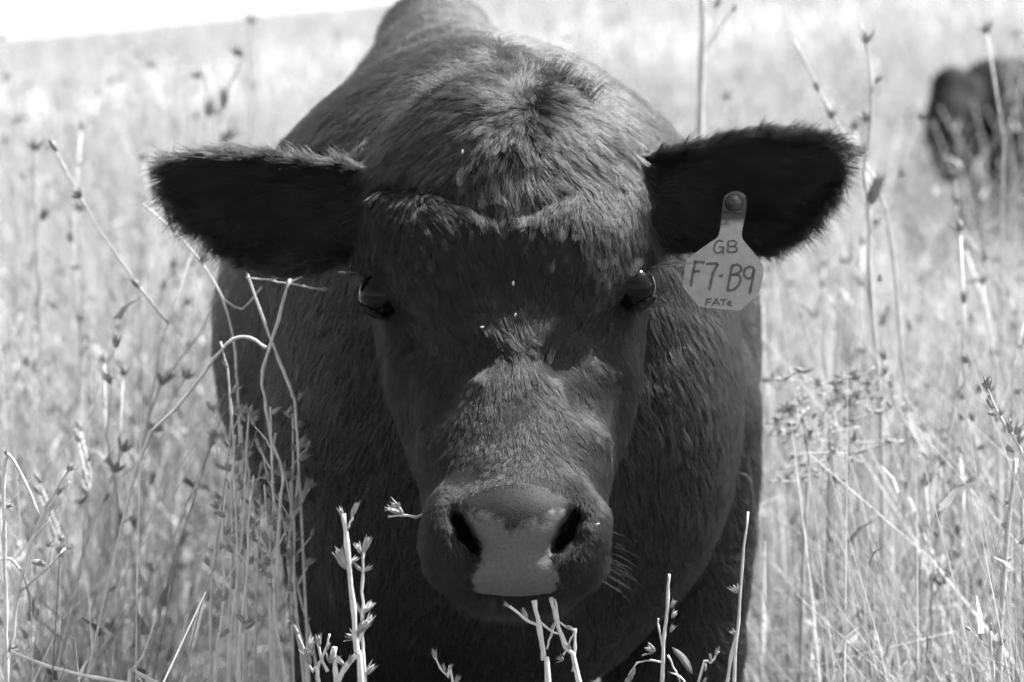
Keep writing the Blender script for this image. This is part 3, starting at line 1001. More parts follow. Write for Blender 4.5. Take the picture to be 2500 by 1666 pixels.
    # long soft hair inside the ears
    for sd, sg in (('L', -1), ('R', 1)):
        for _ in range(1500):
            t = rg.random() ** 0.8
            px = (870 - 400 * t) if sd == 'L' else (1600 + 380 * t)
            rows = sorted([((a[0] + b[0]) / 2, a[1], b[1], d_, cu) for a, b, d_, cu in EAR[sd]])
            R2 = np.array(rows)
            top, bot, dm, cu = (np.interp(px, R2[:, 0], R2[:, i]) for i in (1, 2, 3, 4))
            q = rg.uniform(-0.85, 0.85)
            py = (top + bot) / 2 + q * (bot - top) / 2
            dd = dm + cu * (1.0 - 1.35 * q * q) - 0.009
            strand(c3(px, py, dd), ((sg * 0.7, 0.25 - 0.6 * t - q * 0.5, -0.45), (sg * 0.6, -0.55 - q * 0.5, -0.15)), rg.uniform(0.018, 0.042), 0.00014, 0.12)
    # whiskers of the lips and chin
    for _ in range(24):
        sg = rg.choice((-1, 1))
        py = rg.uniform(1280, 1420)
        x0 = 1044 if sg < 0 else 1472
        strand(c3(x0 + rg.uniform(-6, 6), py, 2.50 + rg.uniform(-0.02, 0.03)), ((sg, 0.2 - (py - 1300) / 250, -0.3), (sg, -0.5 - (py - 1300) / 160, -0.1)), rg.uniform(0.018, 0.040), 0.00008, 0.06)
    for _ in range(90):
        px = rg.uniform(1120, 1400)
        strand(c3(px, 1474 + abs(px - 1260) * -0.06, 2.475), ((rg.normal(0, 0.3), -1, -0.4), (rg.normal(0, 0.4), -1, -0.1)), rg.uniform(0.008, 0.022), 0.00013, 0.1)
    ex_p = np.array(ex_p); ex_r = np.array(ex_r)
    pts = np.concatenate([pts, ex_p]); rad = np.concatenate([rad, ex_r]); shade = np.concatenate([shade, np.ones(len(ex_p))])
    low = smoothstep(833 - P[:, 1] / P[:, 2] * F_PX, 380, 560)
    gloss = np.concatenate([np.where(isH, 0.38 - 0.18 * low, np.where(isE, 0.35, 0.72)), np.full(len(ex_p), 0.25)])
    print('HAIRS', len(pts), isH.sum(), isE.sum(), (~(isH | isE)).sum())
    return pts, rad, shade, gloss

WV = c2w(CV)
CALF_BASE = Vector((0.0, 3.1, float(ground_z(0.0, 3.1))))

def build_calf():
    root = empty('calf', CALF_BASE)
    tag(root, 'black calf facing the camera, filling the picture, with a tag in one ear', 'calf', 'cattle in the field')
    me = mesh_np('calf_body', WV - np.array(CALF_BASE), CQ)
    px = 1250 + CV[:, 0] / CV[:, 2] * F_PX; py = 833 - CV[:, 1] / CV[:, 2] * F_PX
    pd = np.where(CV[:, 2] < 2.50, pad_dist(px, py), -60)
    for nm, val in (('pad', pd), ('row', py), ('colm', px - 1262)):
        at = me.attributes.new(nm, 'FLOAT', 'POINT')
        at.data.foreach_set('value', val.astype(np.float32))
    obj('body', me, M['skin'], root)
    em = None
    for sd, (c, r) in EYES.items():
        if em is None: em = sphere_mesh('eye', r)
        obj('eye', em, M['eye'], root, Vector(c2w(c)) - CALF_BASE)
    pts, rad, shade, gloss = grow_coat(CV, CQ)
    co = hair_object('coat', c2w(pts) - np.array(CALF_BASE), rad, shade, gloss, M['hair'], root)
    co['kind'] = 'stuff'
    return root
calf = build_calf()

# ------------------------------------------------------------------ ear tag
def smooth_closed(pts, n=6):
    P = np.array(pts, float); m = len(P); out = []
    for i in range(m):
        p0, p1, p2, p3 = P[i - 1], P[i], P[(i + 1) % m], P[(i + 2) % m]
        for k in range(n):
            t = k / n
            out.append(0.5 * ((2 * p1) + (-p0 + p2) * t + (2 * p0 - 5 * p1 + 4 * p2 - p3) * t * t + (-p0 + 3 * p1 - 3 * p2 + p3) * t ** 3))
    return np.array(out)

def tag_mat():
    m = NT('soft_tag_plastic')
    tc = m.n('ShaderNodeTexCoord')
    nz = m.noise(90, 5, 0.7, tc.outputs['Object'])
    bg = m.noise(900, 2, 0.5, tc.outputs['Object'])
    gr = m.noise(28, 4, 0.7, tc.outputs['Object'])
    dirt = m.mp(bg.outputs['Fac'], 0.62, 0.72, 1.0, 0.5)
    v = m.math('MULTIPLY', m.mp(nz.outputs['Fac'], 0.3, 0.7, 0.31, 0.40), dirt)
    # darker and mottled round the neck of the tag
    neck = m.attr('neck_dark').outputs['Fac']
    gm = m.mp(m.math('ADD', neck, m.mp(gr.outputs['Fac'], 0.3, 0.7, -0.35, 0.35)), 0.35, 0.85, 1.0, 0.14, True)
    v = m.math('MULTIPLY', v, gm)
    p = m.n('ShaderNodeBsdfPrincipled', Roughness=0.45)
    m.l(v, p.inputs['Base Color'])
    tr = m.n('ShaderNodeBsdfTranslucent'); m.l(v, tr.inputs['Color'])
    mx = m.n('ShaderNodeMixShader'); mx.inputs[0].default_value = 0.25
    m.l(p.outputs[0], mx.inputs[1]); m.l(tr.outputs[0], mx.inputs[2])
    m.l(mx.outputs[0], m.out.inputs['Surface'])
    return m.m

def plain_mat(name, lo, hi, rough, scale=200):
    m = NT(name)
    tc = m.n('ShaderNodeTexCoord')
    nz = m.noise(scale, 3, 0.6, tc.outputs['Object'])
    p = m.n('ShaderNodeBsdfPrincipled', Roughness=rough)
    m.l(m.mp(nz.outputs['Fac'], 0.3, 0.7, lo, hi), p.inputs['Base Color'])
    m.l(p.outputs[0], m.out.inputs['Surface'])
    return m.m
M['tag'] = tag_mat()
M['ink'] = plain_mat('faded_marker_ink', 0.045, 0.10, 0.6, 260)
M['button'] = plain_mat('dark_button', 0.015, 0.03, 0.25)

def tag_depth(py):
    return np.interp(py, (465, 560, 620, 760), (2.652, 2.648, 2.646, 2.646))

def build_tag():
    z = lambda x, y: (1530 + x / 3.137, 300 + y / 3.137)
    outline = [z(*p) for p in ((738, 600), (755, 560), (800, 532), (850, 525), (895, 545), (917, 595), (914, 660), (905, 720), (888, 800), (880, 855), (890, 895),
               (925, 940), (985, 1010), (1035, 1080), (1047, 1135), (1035, 1215), (1012, 1310), (960, 1360), (900, 1412), (862, 1436), (800, 1434), (690, 1424), (575, 1412), (540, 1396),
               (490, 1335), (436, 1268), (430, 1240), (440, 1150), (455, 1062), (475, 1036), (560, 972), (640, 915), (692, 880), (712, 830), (722, 760), (730, 680))]
    pts = smooth_closed(outline, 3)
    c0 = c3(1790, 600, 2.64)
    base = Vector(q3(1790, 493, 2.652))
    root = empty('ear_tag', base)
    tag(root, 'pale plastic ear tag marked GB F7-B9 FATE hanging from the calf ear', 'ear tag')
    # plate: rows across the outline so that it can bend in depth
    bm = bmesh.new()
    front = [bm.verts.new(Vector(q3(p[0], p[1], tag_depth(p[1]))) - base) for p in pts]
    f = bm.faces.new(front)
    bmesh.ops.triangulate(bm, faces=[f])
    for y in range(480, 760, 14):
        co = Vector(q3(1790, y, tag_depth(y))) - base
        bmesh.ops.bisect_plane(bm, geom=bm.verts[:] + bm.edges[:] + bm.faces[:], plane_co=co, plane_no=Vector(U_))
    bmesh.ops.recalc_face_normals(bm, faces=bm.faces)
    for v in bm.verts:   # seat each vertex on the bent sheet
        w = np.array(v.co) + np.array(base) - CAM
        dd = w @ F_; px = 1250 + w @ R_ / dd * F_PX; py = 833 - w @ U_ / dd * F_PX
        v.co = Vector(q3(px, py, tag_depth(py))) - base
    if bm.faces[:][0].normal.dot(Vector(F_)) > 0:
        bmesh.ops.reverse_faces(bm, faces=bm.faces)
    ret = bmesh.ops.extrude_face_region(bm, geom=bm.faces[:])
    for v in [g for g in ret['geom'] if isinstance(g, bmesh.types.BMVert)]:
        v.co += Vector(F_) * -0.0016
    bmesh.ops.recalc_face_normals(bm, faces=bm.faces)
    me = bpy.data.meshes.new('tag_plate'); bm.to_mesh(me); bm.free()
    g = []
    for v in me.vertices:
        w = np.array(v.co) + np.array(base) - CAM
        py = 833 - w @ U_ / (w @ F_) * F_PX
        g.append(float(np.interp(py, (470, 520, 560, 600), (0.75, 0.95, 0.35, 0.0))))
    at = me.attributes.new('neck_dark', 'FLOAT', 'POINT'); at.data.foreach_set('value', g)
    plate = obj('plate', me, M['tag'], root)
    # handwriting: three lines of marker strokes, a hair's breadth proud of the plate
    def ribbon(strokes, w):
        V, Q = [], []
        for st in strokes:
            P = np.array([z(*p) for p in st], float)
            if len(P) > 2:
                # soften the corners
                t = np.linspace(0, len(P) - 1, (len(P) - 1) * 5 + 1)
                i = np.clip(t.astype(int), 0, len(P) - 2); u = (t - i)[:, None]
                a = P[np.clip(i - 1, 0, None)]; b = P[i]; c = P[i + 1]; d = P[np.clip(i + 2, None, len(P) - 1)]
                P = 0.5 * ((2 * b) + (-a + c) * u + (2 * a - 5 * b + 4 * c - d) * u ** 2 + (-a + 3 * b - 3 * c + d) * u ** 3)
            else:
                P = np.linspace(P[0], P[1], 6)
            tg = np.gradient(P, axis=0); tg /= np.linalg.norm(tg, axis=1)[:, None] + 1e-9
            nr = np.stack([-tg[:, 1], tg[:, 0]], -1)
            ww = w * (1 + 0.12 * np.sin(np.arange(len(P)) * 1.7))
            o = len(V)
            for p, n_, wi in zip(P, nr, ww):
                for sgn in (1, -1):
                    e = p + n_ * wi * 0.5 * sgn
                    V.append(q3(e[0], e[1], tag_depth(e[1]) - 0.00195) - np.array(base))
            for k in range(len(P) - 1):
                Q.append((o + 2 * k, o + 2 * k + 1, o + 2 * k + 3, o + 2 * k + 2))
        return mesh_np('lettering', V, Q)
    words = [
        ([[(738, 912), (705, 903), (678, 930), (668, 968), (682, 994), (712, 996), (735, 975)], [(705, 952), (745, 955)], [(742, 955), (736, 1008)],
          [(778, 910), (774, 990)], [(775, 910), (822, 905), (840, 922), (825, 944), (786, 948)], [(786, 948), (832, 952), (845, 972), (828, 990), (772, 992)]], 4.6),
        ([[(528, 1058), (508, 1150), (490, 1252)], [(512, 1066), (598, 1070)], [(508, 1142), (562, 1136)],
          [(608, 1082), (655, 1080), (702, 1078)], [(700, 1080), (660, 1160), (634, 1282)], [(706, 1176), (738, 1170)],
          [(808, 1096), (788, 1190), (772, 1282)], [(806, 1096), (852, 1090), (878, 1115), (858, 1150), (800, 1166)], [(800, 1166), (850, 1166), (872, 1195), (858, 1240), (820, 1278), (766, 1286)],
          [(975, 1115), (940, 1104), (905, 1125), (900, 1165), (925, 1194), (960, 1180), (974, 1130)], [(976, 1118), (965, 1200), (940, 1312)]], 6.6),
        ([[(616, 1350), (605, 1402)], [(612, 1353), (652, 1350)], [(610, 1377), (642, 1375)], [(652, 1402), (686, 1348)], [(686, 1348), (714, 1400)], [(662, 1384), (706, 1382)],
          [(715, 1357), (768, 1355)], [(742, 1356), (737, 1402)], [(802, 1366), (780, 1374), (776, 1394), (808, 1400)], [(778, 1383), (804, 1381)]], 3.8),
    ]
    for st, w in words:
        obj('lettering', ribbon(st, w), M['ink'], plate)
    # the stud that holds it
    bmesh_b = lathe_mesh('stud', [(0.0001, 0.0062), (0.0028, 0.0058), (0.0042, 0.0042), (0.0068, 0.0028), (0.0080, 0.0016), (0.0082, 0.0), (0.0001, 0.0)], 20)
    b = obj('stud', bmesh_b, M['button'], root)
    b.rotation_euler = Vector(-F_).to_track_quat('Z', 'Y').to_euler()
    b.location = Vector(q3(1791, 496, tag_depth(496) - 0.0017)) - base
    pin = obj('pin', lathe_mesh('pin', [(0.0001, 0.0), (0.0032, 0.0), (0.0032, 0.055), (0.0001, 0.055)], 10), M['button'], root)
    pin.rotation_euler = Vector(F_).to_track_quat('Z', 'Y').to_euler()
    pin.location = Vector(q3(1791, 496, tag_depth(496))) - base
    # the moulded bar across the neck
    V = []
    for x in (1766, 1816):
        for y in (516, 520):
            for dz in (-0.0034, -0.0012):
                V.append(q3(x, y, tag_depth(y) + dz) - np.array(base))
    bar = obj('collar_bar', mesh_np('collar_bar', V, [(0, 1, 3, 2), (4, 6, 7, 5), (0, 4, 5, 1), (2, 3, 7, 6), (0, 2, 6, 4), (1, 5, 7, 3)], False), M['button'], root)
build_tag()

# ------------------------------------------------------------------ seed husks caught in the coat
def build_husks():
    me = lathe_mesh('husk', [(0.0001, -0.5), (0.16, -0.36), (0.24, -0.08), (0.22, 0.16), (0.11, 0.38), (0.0001, 0.5)], 7)
    zmap = [(1177, 799, 0.0052, 8, 'pale seed husk lying crosswise on the hair between the eyes', 2.535),
            (1253, 692, 0.0058, 86, 'slim pale seed husk standing upright high between the eyes', 2.550),
            (1258, 769, 0.0045, 70, 'tiny pale seed husk just above the whorl between the eyes', 2.540),
            (1129, 371, 0.0055, 84, 'thin pale seed husk in the long hair of the poll', 2.590),
            (942, 1245, 0.0050, 80, 'small pale seed husk on the dark chest beside the muzzle', 2.720),
            (1459, 1280, 0.0050, 20, 'white seed husk on the calf lip outside the nostril', 2.442)]
    kd = kdtree.KDTree(len(CV))
    for i, p in enumerate(CV): kd.insert(p, i)
    kd.balance()
    ray_px = 1250 + CV[:, 0] / CV[:, 2] * F_PX; ray_py = 833 - CV[:, 1] / CV[:, 2] * F_PX
    for (px, py, L, ang, lab, d) in zmap:
        near = np.flatnonzero((np.abs(ray_px - px) < 12) & (np.abs(ray_py - py) < 12))
        if len(near): d = CV[near, 2].min()
        o = obj('seed_husk', me, M['husk'], None, Vector(q3(px, py, d - 0.0045)))
        a = math.radians(ang)
        dirv = Vector(R_ * math.cos(a) + U_ * math.sin(a))
        o.rotation_euler = dirv.to_track_quat('Z', 'Y').to_euler()
        o.scale = (L * 0.8, L * 0.8, L * 0.8)
        tag(o, lab, 'seed husk', 'seed husks caught in the coat')
build_husks()

# ------------------------------------------------------------------ dried weeds
def tube(pts, rad, sides=6):
    P = np.array(pts, float); n = len(P)
    rad = np.broadcast_to(np.asarray(rad, float), (n,)) if np.ndim(rad) else np.full(n, rad)
    T = np.gradient(P, axis=0); T /= np.linalg.norm(T, axis=1)[:, None] + 1e-12
    ref = np.array((0.31, 0.91, 0.27))
    A = np.cross(T, ref); A /= np.linalg.norm(A, axis=1)[:, None] + 1e-12
    B = np.cross(T, A)
    V = []
    for i in range(n):
        for k in range(sides):
            a = 2 * math.pi * k / sides
            V.append(P[i] + (A[i] * math.cos(a) + B[i] * math.sin(a)) * rad[i])
    V.append(P[0]); V.append(P[-1])
    Q = []
    for i in range(n - 1):
        for k in range(sides):
            a = i * sides + k; b = i * sides + (k + 1) % sides
            Q.append((a, b, b + sides, a + sides))
    for k in range(sides):
        Q.append((n * sides, (k + 1) % sides, k, k))
        Q.append((n * sides + 1, (n - 1) * sides + k, (n - 1) * sides + (k + 1) % sides, (n - 1) * sides + (k + 1) % sides))
    V = np.array(V)
    tri = [q[:3] for q in Q if q[2] == q[3]]; quad = [q for q in Q if q[2] != q[3]]
    me = bpy.data.meshes.new('stem')
    me.from_pydata([tuple(v) for v in V], [], [tuple(q) for q in quad] + [tuple(t) for t in tri])
    me.polygons.foreach_set('use_smooth', [True] * len(me.polygons))
    return me

def bud_mesh(seed, spread):
    """a dry flower bud: a ribbed ovoid wrapped by narrow pointed bracts, opening with spread"""
    r = random.Random(seed)
    bm = bmesh.new()
    def spindle(axis, base, L, w, seg=5):
        ax = Vector(axis).normalized()
        s1 = ax.orthogonal().normalized(); s2 = ax.cross(s1)
        prof = ((0.02, 0.0), (0.75, 0.2), (1.0, 0.42), (0.7, 0.68), (0.03, 1.0))
        rows = []
        for rr, h in prof:
            rows.append([bm.verts.new(Vector(base) + ax * L * h + (s1 * math.cos(2 * math.pi * k / seg) + s2 * math.sin(2 * math.pi * k / seg)) * w * rr) for k in range(seg)])
        for a, b in zip(rows[:-1], rows[1:]):
            for k in range(seg):
                bm.faces.new((a[k], a[(k + 1) % seg], b[(k + 1) % seg], b[k]))
    spindle((0, 0, 1), (0, 0, 0), 0.8, 0.16, 6)
    nb = 5 if spread < 0.5 else 7
    for k in range(nb):
        a = 2 * math.pi * k / nb + r.uniform(-0.3, 0.3)
        sp = spread * r.uniform(0.6, 1.2)
        spindle((math.cos(a) * sp, math.sin(a) * sp, 1), (math.cos(a) * 0.06, math.sin(a) * 0.06, 0), r.uniform(0.7, 1.05), 0.06, 4)
    me = bpy.data.meshes.new('bud'); bm.to_mesh(me); bm.free()
    me.polygons.foreach_set('use_smooth', [True] * len(me.polygons))
    me.materials.append(M['bud'])
    return me
BUDS = [bud_mesh(1, 0.14), bud_mesh(2, 0.24), bud_mesh(3, 0.65), bud_mesh(4, 0.08)]

def leaf_mesh():
    bm = bmesh.new()
    rows = []
    for i in range(7):
        t = i / 6
        w = 0.5 * (t ** 0.6) * (1 - t) ** 0.55 * 0.55 + 0.004
        z = t; y = 0.18 * math.sin(t * 3.0)
        rows.append([bm.verts.new((-w, y - w * 0.5, z)), bm.verts.new((0, y, z)), bm.verts.new((w, y - w * 0.4, z))])
    for a, b in zip(rows[:-1], rows[1:]):
        bm.faces.new((a[0], a[1], b[1], b[0])); bm.faces.new((a[1], a[2], b[2], b[1]))
    bmesh.ops.solidify(bm, geom=bm.faces[:], thickness=0.02)
    me = bpy.data.meshes.new('leaf'); bm.to_mesh(me); bm.free()
    me.polygons.foreach_set('use_smooth', [True] * len(me.polygons))
    return me
LEAF = leaf_mesh(); LEAF.materials.append(M['bud'])

def aim(o, direction, roll=0.0):
    q = Vector(direction).to_track_quat('Z', 'Y')
    o.rotation_mode = 'QUATERNION'
    o.rotation_quaternion = q @ Matrix.Rotation(roll, 3, 'Z').to_quaternion()

def add_bud(parent, base, pos, direction, L, kind=0, wide=1.0):
    o = obj('bud', BUDS[kind], None, parent, Vector(pos) - Vector(base))
    aim(o, direction, random.uniform(0, 6))
    o.scale = (L * wide, L * wide, L)
    return o

def wiggle(P, amp, r):
    P = np.array(P, float)
    # resample and roughen a polyline
    out = []
    for i in range(len(P) - 1):
        a = P[max(i - 1, 0)]; b = P[i]; c = P[i + 1]; e = P[min(i + 2, len(P) - 1)]
        for t in (0, 0.34, 0.67):
            cr = 0.5 * ((2 * b) + (-a + c) * t + (2 * a - 5 * b + 4 * c - e) * t * t + (-a + 3 * b - 3 * c + e) * t ** 3)
            out.append(cr * 0.75 + (b + (c - b) * t) * 0.25)
    out.append(P[-1])
    out = np.array(out)
    out[1:-1] += r.normal(0, amp, out[1:-1].shape)
    return out

def make_weed(seed, H, r0=0.0026, nbr=6, budsize=0.013, lean=0.1, dark=0.5):
    """a dried, branching weed with buds along its stems, at the origin"""
    r = np.random.default_rng(seed)
    root = empty('dried_weed')
    az = r.uniform(0, 6.28)
    ld = np.array((math.cos(az), math.sin(az), 0)) * lean
    ts = np.linspace(0, 1, 9)
    P = np.array([ld * H * t ** 1.5 + np.array((0, 0, H * t)) for t in ts])
    P[1:] += r.normal(0, 0.006, (8, 3)) * np.array((1, 1, 0.2))
    rad = r0 * (1 - 0.6 * ts)
    obj('stem', tube(P, rad, 5), M['straw'], root)
    def at(t):
        i = min(int(t * 8), 7); u = t * 8 - i
        return P[i] * (1 - u) + P[i + 1] * u
    def buds_along(Q, step):
        L = np.linalg.norm(Q[-1] - Q[0])
        m = max(1, int(L / step))
        for j in range(m):
            t = (j + 0.6) / m
            i = min(int(t * (len(Q) - 1)), len(Q) - 2)
            p = Q[i] + (Q[i + 1] - Q[i]) * (t * (len(Q) - 1) - i)
            dv = (Q[i + 1] - Q[i]); dv /= np.linalg.norm(dv)
            for _ in range(r.integers(1, 3)):
                v = dv + r.normal(0, 0.6, 3)
                k = int(r.choice((0, 1, 3))) if r.random() > 0.12 else 2
                add_bud(root, (0, 0, 0), p, v, budsize * r.uniform(0.7, 1.3), k)
    for b in range(nbr):
        t = 0.35 + 0.6 * (b + r.uniform(0, 0.7)) / nbr
        p = at(min(t, 0.98))
        a2 = r.uniform(0, 6.28)
        L = H * r.uniform(0.14, 0.34) * (1.25 - t * 0.6)
        out = np.array((math.cos(a2), math.sin(a2), 0))
        Q = np.array([p + out * L * (0.55 * s) + np.array((0, 0, L * (0.55 * s + 0.35 * s * s))) for s in (0, 0.3, 0.65, 1.0)])
        Q[1:] += r.normal(0, 0.006, (3, 3))
        obj('branch', tube(Q, r0 * np.array((0.55, 0.5, 0.42, 0.3)), 4), M['straw'], root)
        buds_along(Q, 0.085)
        add_bud(root, (0, 0, 0), Q[-1], Q[-1] - Q[-2], budsize * 1.15, int(r.choice((0, 1, 1, 2, 3))))
    add_bud(root, (0, 0, 0), P[-1], P[-1] - P[-2], budsize * 1.2, 2)
    return root

def copy_tree(o, parent=None):
    c = o.copy(); COL.objects.link(c)
    if parent is not None: c.parent = parent
    for ch in list(o.children): copy_tree(ch, c)
    return c

def build_weeds():
    r = np.random.default_rng(5)
    protos = [make_weed(100 + i, h, 0.0024 + 0.0004 * (i % 3), nb, 0.019, ln) for i, (h, nb, ln) in
              enumerate(((0.95, 5, 0.12), (0.80, 6, 0.2), (1.05, 4, 0.08), (0.70, 6, 0.3), (0.88, 5, 0.25), (0.62, 5, 0.15)))]
    used = [False] * len(protos)
    spots = []
    # left of the calf, right of it, and behind
    for i in range(210):
        d = 3.0 + 9.0 * ((i + r.random()) / 210) ** 1.35
        px = r.uniform(-120, 2620)
        if d < 4.6 and 430 < px < 1930: continue
        if d < 3.9 and 200 < px < 2230: continue
        spots.append((px, d))
    for px, d in spots:
        w = CAM + d * (F_ + (px - 1250) / F_PX * R_)
        x, y = w[0], w[1]
        k = int(r.integers(0, len(protos)))
        if used[k]: o = copy_tree(protos[k])
        else: o = protos[k]; used[k] = True
        o.location = (x, y, float(ground_z(x, y)) - 0.01)
        sc = r.uniform(0.8, 1.12)
        o.scale = (sc, sc, sc)
        o.rotation_euler = (r.normal(0, 0.08), r.normal(0, 0.08), r.uniform(0, 6.28))
        look = ('tall upright dried weed', 'leaning dried weed', 'tallest slender dried weed', 'low sprawling dried weed', 'mid-height leaning dried weed', 'short dried weed')[k]
        dist = 'standing near' if d < 4.6 else ('in the middle distance' if d < 7.5 else 'standing far off')
        if d >= 4.6 and 430 < px < 1930:
            place, g = ('behind the back of the calf', 'dried weeds behind the calf')
        elif px < 1250:
            place, g = ('at the left edge' if px < 220 else 'left of the calf', 'dried weeds left of the calf')
        else:
            place, g = ('at the right edge' if px > 2300 else 'right of the calf', 'dried weeds right of the calf')
        lab = '%s %s %s' % (look, dist, place)
        tag(o, lab, 'weed', g)
    for k, p in enumerate(protos):
        if not used[k]:
            for ch in list(p.children): bpy.data.objects.remove(ch)
            bpy.data.objects.remove(p)
build_weeds()

def hero(label, stems, buds=(), leaves=(), name='dried_weed', cat='weed', group=None, grounded=True):
    """a stalk one can point to: stems = [(points (px,py,d), radius0, radius1)], the first one runs on to the ground"""
    r = np.random.default_rng(abs(hash(label)) % 1000 if False else sum(map(ord, label)))
    first = [q3(*p) for p in stems[0][0]]
    if grounded:
        e = first[-1]; prev = first[-2]
        dx = (e - prev); L = max(0.05, e[2] - float(ground_z(e[0], e[1])))
        g = e + dx / max(1e-3, abs(dx[2])) * L * 0.35
        g[2] = float(ground_z(g[0], g[1])) - 0.01
        mid = (e + g) / 2 + dx * 0.05
        first = first + [mid, g]
    base = Vector(first[-1])
    root = empty(name, base)
    tag(root, label, cat, group)
    for i, (pts, ra, rb) in enumerate(stems):
        if group == 'dry stalks by the left flank': ra, rb = ra * 0.72, rb * 0.8
        P = np.array(first if i == 0 else [q3(*p) for p in pts])
        P = wiggle(P, 0.00035, r)
        n = len(P)
        node = np.where(np.arange(n) % 3 == 0, 1.22, 0.95)
        obj('stem' if i == 0 else 'branch', tube(P - np.array(base), np.linspace(ra, rb, n) * node * (1 + r.normal(0, 0.05, n)), 6), M['straw'], root)
    for (px, py, d, dx, dy, L, k) in buds:
        o = add_bud(root, base, q3(px, py, d), R_ * dx - U_ * dy + F_ * r.normal(0, 0.3), L, k)
    for (px, py, d, dx, dy, L) in leaves:
        o = obj('leaf', LEAF, None, root, Vector(q3(px, py, d)) - base)
        aim(o, R_ * dx - U_ * dy - F_ * 0.2, r.uniform(-0.6, 0.6)); o.scale = (L, L, L)
    return root

